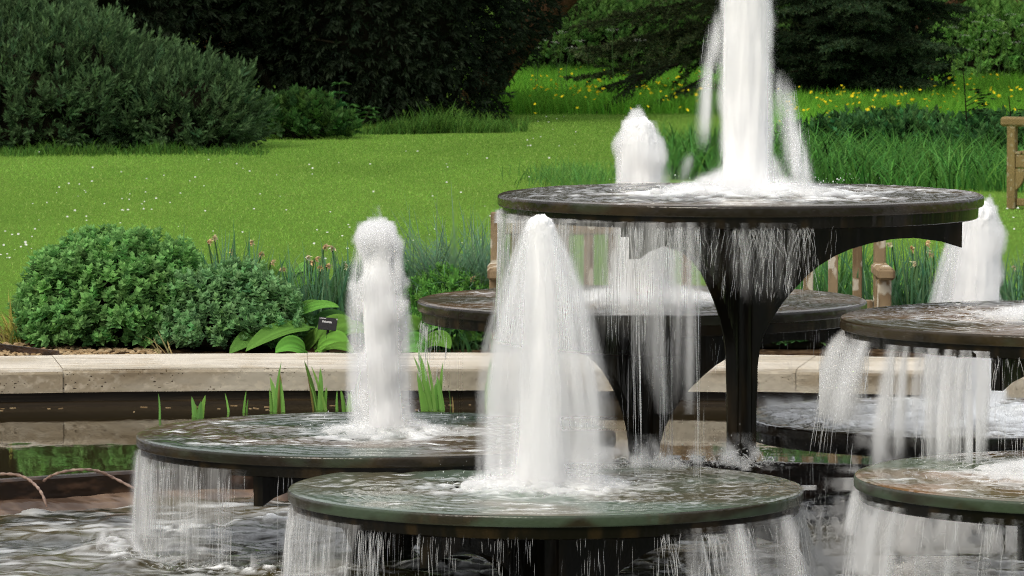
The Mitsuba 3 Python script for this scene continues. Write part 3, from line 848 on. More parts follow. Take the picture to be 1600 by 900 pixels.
jet('G', 'white jet and foam on the disc at the lower right corner', 0.7,
    [(0, 0.09), (0.1, 0.075), (0.4, 0.07), (0.6, 0.06), (0.68, 0.045), (0.7, 0.02)], 400, 0.25, 0.06, 300, 0.02, 17, 0.38, half=0.42)


def fall_medium(t, name, c, ranges, zbot, seed, res=(0.0045, 0.02), topz=-0.055):
    """Aerated water falling from a rim: droplets in a closed box. ranges: (phi0, phi1, density, outward speed, drop)."""
    pts = []
    for (p0, p1, amp, vo, drop) in ranges:
        a = np.radians(np.linspace(p0, p1, 30))
        for r_ in (R - 0.05, R + 0.08 + vo * 0.4):
            pts.append(np.stack([r_ * np.sin(a), -r_ * np.cos(a)], -1))
    pts = np.vstack(pts)
    x0, y0 = pts.min(0) - 0.02
    x1, y1 = pts.max(0) + 0.02
    xs, ys, zs = np.arange(x0, x1, res[0]), np.arange(y0, y1, res[0]), np.arange(zbot, topz, res[1])
    X, Y, Z = np.meshgrid(xs, ys, zs, indexing='ij')
    shp = X.shape
    X, Y, Z = X.ravel(), Y.ravel(), Z.ravel()
    d = np.zeros(len(X))
    rr, ph = np.hypot(X, Y), np.degrees(np.arctan2(X, -Y))
    h = topz - Z
    tt = (-0.45 + np.sqrt(0.2 + 2 * GRAV * h)) / GRAV
    for (p0, p1, amp, vo, drop) in ranges:
        m = (ph > p0 - 6) & (ph < p1 + 6) & (np.abs(rr - R - vo * tt) < 0.16) & (h < drop * 1.5)
        a, q, z, f = np.radians(ph[m]), rr[m], Z[m], tt[m]
        stn = meshkit.fbm(np.stack([a * R * 52, z * 2.0 + f * 3, q * 12 + seed], -1), 3, seed)
        low = meshkit.fbm(np.stack([a * R * 11, z * 1.0, a * 0 + seed], -1), 2, seed + 1)
        rc = R - 0.004 + vo * f * (0.6 + 0.8 * low)
        wd = 0.008 + (0.02 + 0.26 * abs(vo)) * f * (0.4 + 1.2 * stn)
        e = np.exp(-((q - rc) / wd) ** 2)
        side = np.clip((ph[m] - p0) / 5 + 0.5 + 2 * (low - 0.5), 0, 1) * np.clip((p1 - ph[m]) / 5 + 0.5 + 2 * (low - 0.5), 0, 1)
        end = np.clip((drop * (0.75 + 0.9 * low) - h[m]) / 0.16, 0, 1)
        d[m] += amp * e * side * end * np.clip((stn - 0.40) * 5, 0, 2) * np.clip((low - 0.28) * 4, 0.1, 1.3)
    d = d.reshape(shp)
    d[0] = d[-1] = 0
    d[:, 0] = d[:, -1] = 0
    box_medium(t, name, d, np.array([c[0] + x0, c[1] + y0, c[2] + zbot]), np.array([x1 - x0, y1 - y0, topz - zbot]))


def box_medium(t, name, d, lo, ext):
    g = mi.VolumeGrid(np.ascontiguousarray(d.transpose(2, 1, 0)[..., None]).astype(np.float32))
    M = T().translate(lo.tolist()) @ T().scale(ext.tolist())
    scene['droplets_' + name] = {'type': 'heterogeneous', 'albedo': {'type': 'constvolume', 'value': {'type': 'rgb', 'value': [0.999, 0.999, 0.999]}},
                                 'sigma_t': {'type': 'gridvolume', 'grid': g, 'to_world': M, 'filter_type': 'trilinear', 'wrap_mode': 'clamp'}, 'scale': 1.0}
    k = uniq('mist', t)
    scene[k] = {'type': 'cube', 'to_world': T().translate((lo + ext / 2).tolist()) @ T().scale((ext / 2 - 1e-4).tolist()), 'bsdf': {'type': 'null'}, 'interior': {'type': 'ref', 'id': 'droplets_' + name}}
    labels[k] = {'kind': 'stuff'}


def splash_medium(t, name, x0, x1, y0, y1, z0, z1, blobs, seed):
    """Froth and spray thrown up where water lands. blobs: (x, y, z, rx, ry, rz, density)."""
    xs, ys, zs = np.arange(x0, x1, 0.005), np.arange(y0, y1, 0.008), np.arange(z0, z1, 0.006)
    X, Y, Z = np.meshgrid(xs, ys, zs, indexing='ij')
    d = np.zeros(X.shape)
    n1 = meshkit.fbm(np.stack([X * 26 + Z * 6, Y * 16, Z * 14 + seed], -1), 3, seed)
    n2 = meshkit.fbm(np.stack([X * 7, Y * 5, Z * 5 + seed], -1), 2, seed + 1)
    for (bx, by, bz, rx, ry, rz, amp) in blobs:
        e = np.exp(-((X - bx) / rx) ** 2 - ((Y - by) / ry) ** 2 - (np.maximum(Z - bz, 0) / (rz * (0.3 + 1.4 * n2))) ** 2)
        d += amp * e * np.clip((n1 - 0.50) * 8, 0, 1.6)
    d[0] = d[-1] = 0
    d[:, 0] = d[:, -1] = 0
    d[:, :, -1] = 0
    box_medium(t, name, d, np.array([x0, y0, z0]), np.array([x1 - x0, y1 - y0, z1 - z0]))


def curtain(key, label, parts, sheets=(), seed=0, mist=None, zbot=None):
    """Water running over a rim. parts: (phi0, phi1, count, drop, outward speed, tangential spread, width, streak seconds)."""
    rng = np.random.default_rng(400 + seed)
    parts = [(a0, a1, int(cn * MANY * 0.45), *more) for a0, a1, cn, *more in parts]
    c = DISC[key]
    t = thing('water_curtain', label, 'falling water', 'water curtains of the fountain')
    acc = Acc()
    for (p0, p1, cnt, drop, vout, vt, wide, dur) in parts:
        ph = np.radians(p0 + (p1 - p0) * rng.random(cnt * 3))
        dens = meshkit.fbm(np.stack([ph * 14 + seed, ph * 0, ph * 0 + 2.0], -1), 3, seed)
        ph = ph[rng.random(cnt * 3) < np.clip((dens - 0.30) * 2.2, 0.05, 1)][:cnt]
        n = len(ph)
        d = np.stack([np.sin(ph), -np.cos(ph), ph * 0], -1)
        tg = np.stack([np.cos(ph), np.sin(ph), ph * 0], -1)
        st = c + d * (R - 0.012 + 0.012 * rng.random(n)[:, None]) + np.array([0, 0, -0.066]) + np.array([0, 0, -0.012]) * rng.random(n)[:, None]
        ve = d * (vout * (0.5 + rng.random(n)))[:, None] + tg * rng.normal(0, vt, n)[:, None] + np.stack([ph * 0, ph * 0, -0.35 - 0.3 * rng.random(n)], -1)
        end = drop * (1.04 - 0.50 * rng.random(n) ** 2.2)
        v0 = -ve[:, 2]
        tmax = (-v0 + np.sqrt(v0 ** 2 + 2 * GRAV * end)) / GRAV
        ta = tmax * np.clip(rng.random(n) * 1.2 - 0.25, 0, 0.96)
        tb = np.minimum(tmax, ta + dur * (0.4 + rng.random(n)))
        acc.add(*strands(st, ve, ta, tb, wide * (0.45 + 1.1 * rng.random(n)), rng, 4))
    acc.put('strands', 'waterwhite', t)
    for (p0, p1, drop, vout, inner, fade) in sheets:
        na, nt = int(abs(p1 - p0) * 2.2), 18
        ph = np.radians(np.linspace(p0, p1, na))
        tt = np.linspace(0, (-0.45 + math.sqrt(0.2 + 2 * GRAV * drop)) / GRAV, nt)
        pg, tg_ = np.meshgrid(ph, tt, indexing='ij')
        nz = meshkit.fbm(np.stack([pg * 16, tg_ * 4, pg * 0 + seed], -1), 3, seed + 9) - 0.5
        rr = R - 0.006 - inner + vout * tg_ + 0.05 * nz * (tg_ / tt[-1])
        v = np.stack([c[0] + rr * np.sin(pg), c[1] - rr * np.cos(pg), c[2] - 0.06 - 0.45 * tg_ - 0.5 * GRAV * tg_ ** 2], -1).reshape(-1, 3)
        i, j = np.meshgrid(np.arange(na - 1), np.arange(nt - 1), indexing='ij')
        q = np.stack([i * nt + j, (i + 1) * nt + j, (i + 1) * nt + j + 1, i * nt + j + 1], -1).reshape(-1, 4)
        s_ = (pg - ph[0]) / (ph[-1] - ph[0])
        uv = np.stack([pg * R + seed, tg_ / tt[-1] * fade + 0.9 * np.clip(1 - np.minimum(s_, 1 - s_) / 0.10, 0, 1)], -1).reshape(-1, 2)
        put('sheet', (v, q), 'watersheet', t, smooth=True, uv=uv)
    if mist:
        fall_medium(t, 'fall_' + key, c, mist, zbot, 60 + seed)
    return t


def zdrop(key, z):
    return DISC[key][2] - 0.07 - z


curtain('A', 'water falling from the rim of the front centre disc',
        [(-100, -38, 260, zdrop('A', Z_IN), 0.10, 0.05, 0.0034, 0.10), (-38, 30, 110, zdrop('A', Z_IN), 0.02, 0.04, 0.0022, 0.06), (24, 110, 330, zdrop('A', Z_IN), 0.22, 0.16, 0.0036, 0.08)],
        [(-98, -44, zdrop('A', Z_IN), 0.05, 0, 0.7)], 1, [(30, 112, 38, 0.24, 0.6), (-100, -42, 9, 0.06, 0.6)], -0.36)
curtain('B', 'long even grey water curtain at the left disc',
        [(-115, -32, 330, zdrop('B', Z_IN), 0.06, 0.03, 0.0028, 0.10), (-32, 40, 50, zdrop('B', Z_IN), 0.03, 0.03, 0.003, 0.12)],
        [(-112, -34, zdrop('B', Z_IN), 0.04, 0, 0.85)], 2, [(-114, -33, 8, 0.05, 0.7)], -0.44)
curtain('C', 'thin streaky water curtain hanging from the tallest disc',
        [(-112, -16, 900, 0.36, 0.02, 0.05, 0.0028, 0.07), (-22, 14, 300, 0.22, -0.15, 0.22, 0.0026, 0.05), (-20, 20, 110, 0.14, -0.3, 0.15, 0.0026, 0.05), (-29, -27, 60, 1.0, -0.10, 0.02, 0.0034, 0.10), (-13, -11, 50, 0.9, -0.10, 0.02, 0.0034, 0.10),
         (190, 250, 400, 0.42, 0.02, 0.05, 0.003, 0.08)],
        [(-112, -16, 0.42, 0.02, 0, 1.0), (188, 248, 0.40, 0.02, 0, 0.9)], 3, [(-113, -16, 25, 0.02, 0.48), (-16, 14, 6, -0.25, 0.18)], -0.66)
curtain('D', 'broken streams dripping from the middle disc',
        [(-85, -60, 90, 0.20, 0.05, 0.08, 0.0030, 0.06), (-45, 60, 60, 0.30, 0.0, 0.07, 0.0022, 0.06), (60, 100, 40, 0.4, 0.04, 0.08, 0.0022, 0.06), (3, 6, 40, 0.72, 0.0, 0.03, 0.0032, 0.1)], [], 4)
curtain('E', 'broad waterfall pouring off the left rim of the right hand disc',
        [(-118, -64, 130, 0.24, 0.30, 0.05, 0.0036, 0.08), (-118, -66, 60, 0.38, 0.30, 0.07, 0.0034, 0.08), (-58, -34, 120, 0.26, 0.12, 0.06, 0.0040, 0.09), (-60, -34, 50, 0.45, 0.12, 0.07, 0.0036, 0.09), (-34, 40, 120, 0.3, 0.1, 0.1, 0.003, 0.06)],
        [], 5, [(-118, -64, 52, 0.34, 0.22), (-58, -33, 62, 0.14, 0.30)], -0.50)
curtain('F', 'sparse drips below the foam covered disc on the right',
        [(-95, 60, 220, zdrop('F', Z_IN), 0.06, 0.08, 0.0024, 0.06)], [], 6)
curtain('G', 'splashing streams falling from the lower right disc',
        [(-110, -30, 160, zdrop('G', Z_IN), 0.16, 0.16, 0.0034, 0.08), (-30, 60, 120, zdrop('G', Z_IN), 0.1, 0.1, 0.003, 0.08)],
        [], 7, [(-112, -84, 26, 0.10, 0.35), (-72, -62, 36, 0.22, 0.35), (-50, -40, 34, 0.34, 0.4), (-36, -12, 16, 0.16, 0.3)], -0.26)


def splash_zone(label, pts, seed, blobs=()):
    """Leaping foam where falling water lands; pts: (x, y, z, spread x, spread y, count, upward speed)."""
    rng = np.random.default_rng(700 + seed)
    acc = Acc()
    for (x, y, z, sx, sy, cnt, upv) in pts:
        cnt = int(cnt * 0.8)
        st = np.stack([x + rng.normal(0, sx, cnt), y + rng.normal(0, sy, cnt), np.full(cnt, z)], -1)
        ve = np.stack([rng.normal(0, 0.35, cnt), rng.normal(0, 0.35, cnt), upv * (0.3 + rng.random(cnt))], -1)
        ta = rng.random(cnt) * ve[:, 2] / GRAV
        tb = ta + 0.02 + 0.035 * rng.random(cnt)
        acc.add(*strands(st, ve, ta, tb, 0.0050 * (0.4 + rng.random(cnt)), rng, 4))
        m = cnt // 2
        P = np.stack([x + rng.normal(0, sx * 1.1, m), y + rng.normal(0, sy * 1.1, m), z + np.abs(rng.normal(0, 0.05 * upv, m))], -1)
        acc.add(*drops(P, 0.0007 + 0.0019 * rng.random(m) ** 3))
    t = thing('splash', label, 'splash', 'splashes of the fountain')
    acc.put('drops', 'waterwhite', t)
    if blobs:
        P = np.array(blobs)
        lo, hi = (P[:, :3] - 1.7 * P[:, 3:6]).min(0), (P[:, :3] + 2.2 * P[:, 3:6]).max(0)
        splash_medium(t, f'splash_{seed}', lo[0], hi[0], lo[1], hi[1], P[:, 2].min() - 0.01, hi[2], blobs, 90 + seed)


a = at(1060, 722, 16.4); b_ = at(1290, 720, 16.6); e_ = at(1400, 715, 16.2)
splash_zone('row of white splashes along the back rim of the front centre disc',
            [(a[0] - 0.25, a[1], DISC['A'][2], 0.12, 0.05, 260, 0.7), (a[0] + 0.02, a[1], DISC['A'][2], 0.12, 0.05, 300, 0.7), (a[0] + 0.22, a[1], DISC['A'][2], 0.05, 0.04, 220, 0.8)], 1,
            [(a[0] + dx, a[1] + 0.02, DISC['A'][2], 0.09, 0.04, 0.05, 60) for dx in (-0.34, -0.2, -0.05, 0.1, 0.22)])
splash_zone('white splash in the gap between the front centre disc and the lower right disc',
            [(b_[0], b_[1], Z_IN + 0.05, 0.10, 0.2, 500, 1.3), (b_[0] + 0.12, b_[1] - 0.3, Z_IN + 0.02, 0.12, 0.2, 400, 1.0)], 2,
            [(b_[0] + 0.02, b_[1] + 0.1, Z_IN, 0.11, 0.15, 0.19, 70), (b_[0] + 0.14, b_[1], Z_IN, 0.10, 0.12, 0.24, 70), (b_[0] + 0.02, b_[1] - 0.45, Z_IN, 0.18, 0.2, 0.11, 75), (b_[0] + 0.22, b_[1] - 0.5, Z_IN, 0.14, 0.2, 0.13, 70)])
splash_zone('scattered splashes along the back of the lower right disc', [(e_[0], e_[1], Z_IN + 0.12, 0.14, 0.2, 420, 1.2), (e_[0] + 0.3, e_[1], Z_IN + 0.15, 0.12, 0.2, 220, 0.9)], 3,
            [(e_[0] - 0.05, e_[1], Z_IN + 0.1, 0.11, 0.12, 0.17, 65), (e_[0] + 0.16, e_[1], Z_IN + 0.1, 0.11, 0.12, 0.15, 65), (e_[0] + 0.36, e_[1], Z_IN + 0.1, 0.10, 0.12, 0.12, 60)])
c = DISC['B']
splash_zone('churned foam at the foot of the left water curtain', [(c[0] + 0.83 * math.sin(p), c[1] - 0.83 * math.cos(p), Z_IN, 0.06, 0.05, 130, 0.5) for p in np.radians([-80, -65, -50, -38, -20, -5])], 4,
            [(c[0] + 0.85 * math.sin(p), c[1] - 0.85 * math.cos(p), Z_IN, 0.10, 0.08, 0.035, 50) for p in np.radians([-90, -76, -62, -48, -36])])
c = DISC['F']
splash_zone('low spatter along the left part of the foam covered right disc', [(c[0] - 0.62, c[1], c[2], 0.08, 0.2, 240, 0.5), (c[0] - 0.35, c[1] - 0.2, c[2], 0.14, 0.2, 300, 0.5)], 5,
            [(c[0] - 0.62, c[1] + 0.2, c[2], 0.10, 0.2, 0.025, 14), (c[0] - 0.40, c[1], c[2], 0.14, 0.25, 0.025, 16), (c[0] - 0.15, c[1] - 0.3, c[2], 0.18, 0.25, 0.025, 18)])

# ------------------------------------------------------------------ lawn, meadow and long grass
def grass(name, P, L, W, lean, bend, base, seed, label, cat, nseg=2, amt=0.18, hue=0.10, bsdf='grassblade', tipc=None, parent=None):
    rng = np.random.default_rng(seed)
    n = len(P)
    az = rng.random(n) * 2 * PI
    ln = np.abs(rng.normal(0, lean, n))
    D = np.stack([np.sin(ln) * np.cos(az), np.sin(ln) * np.sin(az), np.cos(ln)], -1)
    v, f, q = blades(P, D, L, W, bend, rng, nseg)
    big = meshkit.fbm(P * [0.8, 0.22, 0] + 3.0, 4, seed)
    c = vary(base, n, rng, amt, hue) * (0.50 + 0.96 * big)[:, None]
    if tipc is not None:
        m = (rng.random(n) < 0.07)[:, None]
        c = np.where(m, np.asarray(tipc)[None] * (0.8 + 0.4 * rng.random((n, 1))), c)
    acc = Acc().add(v, f, rep(c, q))
    return acc.put(name, bsdf, parent, label=label, cat=cat, kind='stuff')


def scatter_view(n, y0, y1, rng, margin=0.5, px0=0, px1=1600, power=1.0):
    """Ground points between the distances y0 and y1 inside the view wedge (plus a margin)."""
    y = (y0 ** 2 + (y1 ** 2 - y0 ** 2) * rng.random(n)) ** 0.5
    x = ((px0 - 800) + (px1 - px0) * rng.random(n)) / FPX * y
    x += margin * rng.normal(size=n) * 0.5
    return np.stack([x, y, np.zeros(n)], -1)


rg = np.random.default_rng(31)
# mown lawn
P = scatter_view(330000, 22.9, 56.5, rg, 0.4)
P = P[np.hypot(P[:, 0] - PC[0], P[:, 1] - PC[1]) > 11.5]
far_left = (P[:, 1] > 48.5) & (P[:, 0] < 0.0)
P = P[~far_left]
n = len(P)
grass('lawn_grass', P, 0.015 + 0.011 * rg.random(n), 0.0022 + 0.0018 * rg.random(n) + 0.00009 * P[:, 1], 0.95, 0.45, (0.240, 0.435, 0.075), 32, 'short mown green grass of the lawn', 'grass', nseg=1, amt=0.08, hue=0.05, tipc=(0.40, 0.54, 0.15))

# meadow behind the lawn
P = scatter_view(60000, 53.5, 72, rg, 0.4, 780, 1640)
P = P[(P[:, 1] > 55.0 + 1.6 * (meshkit.noise(P * [0.9, 0, 0]) - 0.5) - 9.0 * np.clip((P[:, 0] - 2.4) / 1.0, 0, 1))]
P2 = scatter_view(26000, 42.5, 55, rg, 0.3, 1200, 1640)
P = np.vstack([P, P2])
n = len(P)
grass('meadow_grass', P, 0.16 + 0.16 * rg.random(n), 0.008 + 0.006 * rg.random(n), 0.25, 0.45, (0.15, 0.38, 0.040), 33, 'tall bright green meadow grass among the buttercups', 'grass', nseg=2, amt=0.22)

# rank grass behind the tallest disc, on the right
P = scatter_view(10500, 36.6, 43.5, rg, 0.1, 1030, 1660)
lim = 36.9 + 3.2 * np.clip((3.0 - P[:, 0]) / 2.2, 0, 1) ** 1.5 - 0.6 * np.clip((P[:, 0] - 3.3), 0, 1) + 0.7 * (meshkit.noise(P * [2.2, 0, 0] + 5) - 0.5)
P = P[P[:, 1] > lim]
n = len(P)
grass('long_grass', P, 0.16 + 0.30 * rg.random(n) ** 1.5, 0.009 + 0.010 * rg.random(n), 0.26, 0.6, (0.085, 0.225, 0.048), 34, 'long rank green grass behind the tallest disc', 'grass', nseg=4, amt=0.45)
# small rank tuft left of the short jet
q = ground_at(905, 283)
P = np.stack([q[0] + rg.normal(0, 0.20, 900), q[1] + rg.normal(0, 0.7, 900), np.zeros(900)], -1)
grass('grass_tuft', P, 0.08 + 0.12 * rg.random(900), 0.006 + 0.004 * rg.random(900), 0.3, 0.5, (0.12, 0.26, 0.06), 35, 'longer pale grass tuft in the lawn left of the short jet', 'grass', nseg=3)
# fringe of uncut grass under the dark shrubs
P = np.vstack([np.stack([rg.uniform(-5.2, -2.1, 3200), 44.0 + 0.25 * rg.normal(size=3200), np.zeros(3200)], -1),
               np.stack([rg.uniform(-2.5, 0.15, 6500), 47.7 + 0.0 * rg.random(6500), np.zeros(6500)], -1)])
P[3200:, 1] += 0.55 * (P[3200:, 0] + 2.5) + 0.8 * rg.random(6500) ** 1.2 + 0.9 * (meshkit.fbm(P[3200:] * [2.2, 0, 0] + 9, 3, 5) - 0.5)
P[:3200, 1] += 0.9 * (meshkit.fbm(P[:3200] * [2.2, 0, 0] + 4, 3, 6) - 0.5)
gap = meshkit.fbm(P * [1.3, 2.5, 0] + 7, 3, 12)
first = np.arange(len(P)) < 3200
sel = gap + 0.15 * rg.normal(size=len(P)) > 0.47
P, first = P[sel], first[sel]
n = len(P)
hh = np.where(first, 0.11, 0.22) * (0.25 + 1.5 * np.clip(meshkit.fbm(P * [3.0, 0.8, 0] + 2, 3, 8) - 0.1, 0, 1)) * (0.5 + 0.9 * rg.random(n) ** 1.5)
grass('uncut_grass', P, hh, 0.006 + 0.006 * rg.random(n), 0.3, 0.5, (0.085, 0.185, 0.035), 36, 'uncut grass fringe under the dark shrubs', 'grass', nseg=3, amt=0.28)


def disc_flower(r, petals, rng, cup=0.3):
    a = np.arange(petals * 2) * PI / petals
    rr = np.where(np.arange(petals * 2) % 2 == 0, r, r * 0.72)
    v = np.vstack([[[0, 0, 0]], np.stack([rr * np.cos(a), rr * np.sin(a), np.full(petals * 2, r * cup)], -1)])
    k = np.arange(petals * 2)
    return v, np.stack([k * 0, k + 1, (k + 1) % (petals * 2) + 1], -1)


# buttercups and daisies, each a thing of its own
rb = np.random.default_rng(37)
bc = disc_flower(0.0185, 5, rb, 0.5)
proto = mikit.ply(bc, 'petalyellow')
spots = [(rb.uniform(825, 1120), rb.normal(140, 15), 0.28) for _ in range(130)] + [(rb.uniform(1215, 1600), rb.normal(158, 17), 0.24) for _ in range(150)] + [(rb.uniform(1500, 1600), rb.uniform(80, 130), 0.3) for _ in range(10)]
for k, (px, py, h) in enumerate(spots):
    p = ground_at(px, min(max(py, 100), 192), 0.2)
    key = uniq('buttercup')
    rot = T().rotate([0, 0, 1], float(rb.uniform(0, 360))).rotate([1, 0, 0], float(rb.uniform(15, 60)))
    s = float(rb.uniform(0.7, 1.35))
    scene[key] = {**proto, 'to_world': T().translate([float(p[0]), float(p[1]), float(p[2] + rb.uniform(-0.03, 0.10))]) @ rot @ T().scale(s)}
    side = 'left' if px < 1150 else 'right'
    labels[key] = {'label': f'small yellow buttercup flower in the meadow {side} of the tallest jet', 'category': 'flower', 'group': f'buttercups in the meadow {side} of the tallest jet'}
dproto = mikit.ply(disc_flower(0.011, 8, rb, 0.15), 'petalwhite')
spots = [(rb.uniform(0, 900), 235 + 215 * rb.random() ** 1.3) for _ in range(90)] + [(rb.normal(30, 28), rb.normal(385, 18)) for _ in range(22)] + [(rb.normal(220, 70), rb.normal(318, 22)) for _ in range(24)] + [(rb.uniform(815, 900), rb.uniform(180, 230)) for _ in range(14)] + [(rb.uniform(1540, 1600), rb.uniform(322, 420)) for _ in range(8)]
for px, py in spots:
    if px < 0 or py < 236 and px < 400:
        continue
    p = ground_at(px, py, 0.045)
    key = uniq('daisy')
    s = float(rb.uniform(0.30, 0.85))
    scene[key] = {**dproto, 'to_world': T().translate([float(p[0]), float(p[1]), 0.045]) @ T().rotate([1, 0, 0], float(rb.uniform(20, 55))) @ T().scale(s)}
    where = 'at the right edge near the bench' if px > 1500 else 'beyond the short jet, by the meadow' if px > 800 else 'above and left of the herb bush' if px < 400 else 'behind the left jet'
    labels[key] = {'label': f'tiny white daisy in the mown lawn {where}', 'category': 'flower', 'group': f'daisies in the lawn {where}'}


# ------------------------------------------------------------------ shrubs and trees behind the lawn
def shrub(name, label, cat, c, r, n, whorls, per, L, W, gap, splay, base, seed, tip=None, amt=0.28, lump=0.2, freq=2.5, depth=0.35, zmin=-0.3, up=0.5, four=False, bsdf='leaf', core=0.72, group=None, keep=None, twigs=60, sprouts=0):
    rng = np.random.default_rng(seed)
    t = thing(name, label, cat, group)
    P, N = mound_points(n, c, r, rng, lump, freq, depth, zmin, seed)
    m = (P[:, 2] > 0.03)
    if keep is not None:
        m &= keep(P)
    P, N = P[m], N[m]
    D = unit(N + np.array([0, 0, up]) + 0.35 * rng.normal(size=N.shape))
    v, f, col = shoots(P, D, rng, whorls, per, L, W, gap, splay, base, amt, tip, four)
    fol = Acc().add(v, f, col)
    if sprouts:                                     # long young shoots standing out of the outline
        i = rng.integers(len(P), size=sprouts)
        D = unit(0.6 * N[i] + np.array([0, 0, 1.0]) + 0.3 * rng.normal(size=(sprouts, 3)))
        fol.add(*shoots(P[i] - D * 2 * gap, D, rng, 9 if per == 3 else 5, 2, L, W, gap * 0.9, splay * 0.9, base, amt, tip, four))
    fol.put('foliage', bsdf, t, kind='stuff')
    acc = Acc()
    for k in range(twigs):
        i = rng.integers(len(P))
        b0 = np.array([c[0], c[1], 0.0]) + np.array([r[0] * 0.25, r[1] * 0.25, 0]) * rng.normal(size=3)
        b0[2] = 0.0
        e = P[i]
        mid = (b0 + e) / 2 + np.array([0, 0, 0.15 * r[2]]) + 0.08 * r[0] * rng.normal(size=3)
        acc.add(*tube_mesh(spline([b0, mid, e], 7), np.linspace(0.016, 0.004, 7) * max(0.5, r[2]), 4))
    put('branches', acc.get()[0], 'twig_and_core', t, kind='stuff')
    if core:  # added solid dark blob, stands in for the shade deep between the leaves
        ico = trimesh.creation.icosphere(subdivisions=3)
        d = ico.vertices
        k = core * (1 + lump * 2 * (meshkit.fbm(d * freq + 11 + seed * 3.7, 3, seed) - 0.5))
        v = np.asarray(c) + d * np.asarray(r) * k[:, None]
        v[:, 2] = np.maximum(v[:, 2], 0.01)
        put('shade_core', (v, ico.faces), 'twig_and_core', t, smooth=True, kind='stuff')
    return t


OLIVE = (0.036, 0.070, 0.030)
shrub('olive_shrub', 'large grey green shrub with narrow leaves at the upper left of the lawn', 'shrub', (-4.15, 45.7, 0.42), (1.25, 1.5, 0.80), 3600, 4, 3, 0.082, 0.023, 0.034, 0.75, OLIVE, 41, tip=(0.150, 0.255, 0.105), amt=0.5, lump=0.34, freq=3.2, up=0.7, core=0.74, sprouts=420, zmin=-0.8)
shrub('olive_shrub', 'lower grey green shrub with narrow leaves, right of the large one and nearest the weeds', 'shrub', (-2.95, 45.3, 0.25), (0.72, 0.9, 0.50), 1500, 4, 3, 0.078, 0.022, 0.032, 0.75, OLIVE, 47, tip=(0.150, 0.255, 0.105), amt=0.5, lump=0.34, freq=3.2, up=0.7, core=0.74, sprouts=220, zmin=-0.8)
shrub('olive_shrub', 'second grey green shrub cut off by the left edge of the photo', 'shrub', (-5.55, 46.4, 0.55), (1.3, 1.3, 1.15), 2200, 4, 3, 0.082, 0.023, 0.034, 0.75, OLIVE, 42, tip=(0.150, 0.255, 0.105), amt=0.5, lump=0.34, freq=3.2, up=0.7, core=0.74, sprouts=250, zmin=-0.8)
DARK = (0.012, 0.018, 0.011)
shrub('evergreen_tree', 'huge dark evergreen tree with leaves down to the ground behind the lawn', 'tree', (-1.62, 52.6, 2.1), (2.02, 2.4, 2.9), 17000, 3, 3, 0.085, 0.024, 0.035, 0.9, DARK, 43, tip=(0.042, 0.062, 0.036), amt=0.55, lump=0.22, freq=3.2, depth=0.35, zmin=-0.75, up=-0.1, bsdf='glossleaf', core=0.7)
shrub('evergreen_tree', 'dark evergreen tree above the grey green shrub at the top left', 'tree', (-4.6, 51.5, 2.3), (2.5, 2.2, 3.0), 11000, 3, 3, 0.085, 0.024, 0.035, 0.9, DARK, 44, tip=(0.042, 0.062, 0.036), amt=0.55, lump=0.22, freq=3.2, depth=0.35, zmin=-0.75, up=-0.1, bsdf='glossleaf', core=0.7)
# weeds at the foot of the evergreens
shrub('weed', 'mid green weeds at the foot of the dark evergreen, beside the grey shrub', 'plant', (-1.98, 47.6, 0.10), (0.52, 0.4, 0.28), 260, 3, 3, 0.085, 0.05, 0.03, 0.9, (0.055, 0.125, 0.032), 45, core=None, up=1.0, four=True, twigs=20)
tw = thing('tall_weed', 'tall leafy weed standing in front of the dark evergreen', 'plant')
w0 = ground_at(530, 206)
acc, sacc, rr_ = Acc(), Acc(), np.random.default_rng(46)
for (dx, h) in ((0.0, 0.46), (-0.16, 0.34), (0.10, 0.25), (-0.30, 0.30), (0.30, 0.22)):
    top = w0 + np.array([dx, 0, h])
    sacc.add(*tube_mesh(spline([w0 + [dx * 0.6, 0, 0], (w0 + top) / 2 + [dx * 0.3, 0, 0], top], 8), 0.006, 5), (0.05, 0.06, 0.03))
    for lvl in (1.0, 0.8, 0.6):
        p = np.repeat((w0 + np.array([dx, 0, h * lvl]))[None], 7, 0)
        a = rr_.random(7) * 2 * PI
        d = unit(np.stack([np.cos(a), np.sin(a), 0.15 + 0.3 * rr_.random(7)], -1))
        v, f, q = lances(p, d, np.repeat([[0, 0, 1.0]], 7, 0), 0.09 + 0.06 * rr_.random(7), 0.05, 0.3, 0.35)
        acc.add(v, f, rep(vary((0.07, 0.17, 0.045), 7, rr_, 0.2), q))
sacc.put('stem', 'leaf', tw, smooth=True)
acc.put('leaves', 'leaf', tw, kind='stuff')

# bank of bright shrubs and herbs closing the view on the right, behind the conifers
BR = (0.135, 0.30, 0.065)
for k, (px, Y, top, rx, lab) in enumerate(((905, 70, -8, 1.5, 'bright green bush behind the drooping conifer boughs, left part'), (1060, 72, -20, 1.6, 'bright green bush behind the drooping conifer, just left of the tallest jet'),
                                           (1240, 73, -30, 1.7, 'green bush deep behind the dark conifer, right of the tallest jet'), (1420, 72, -30, 1.5, 'bright green bush behind the dark conifer on the right'),
                                           (1545, 66, 15, 1.25, 'fresh green herb bank at the upper right with white umbels'), (1690, 67, -10, 1.4, 'fresh green bush at the right edge behind the bench'))):
    b = at(px, 100, Y)
    h = at(px, top, Y)[2]
    shrub('bush', lab, 'shrub', (b[0], Y, 0.1), (rx, 1.4, h), 2600, 3, 3, 0.09, 0.04, 0.04, 0.9, BR if k > 3 else (0.085, 0.185, 0.045), 50 + k, tip=(0.22, 0.42, 0.10), lump=0.22, up=0.8, core=0.78)


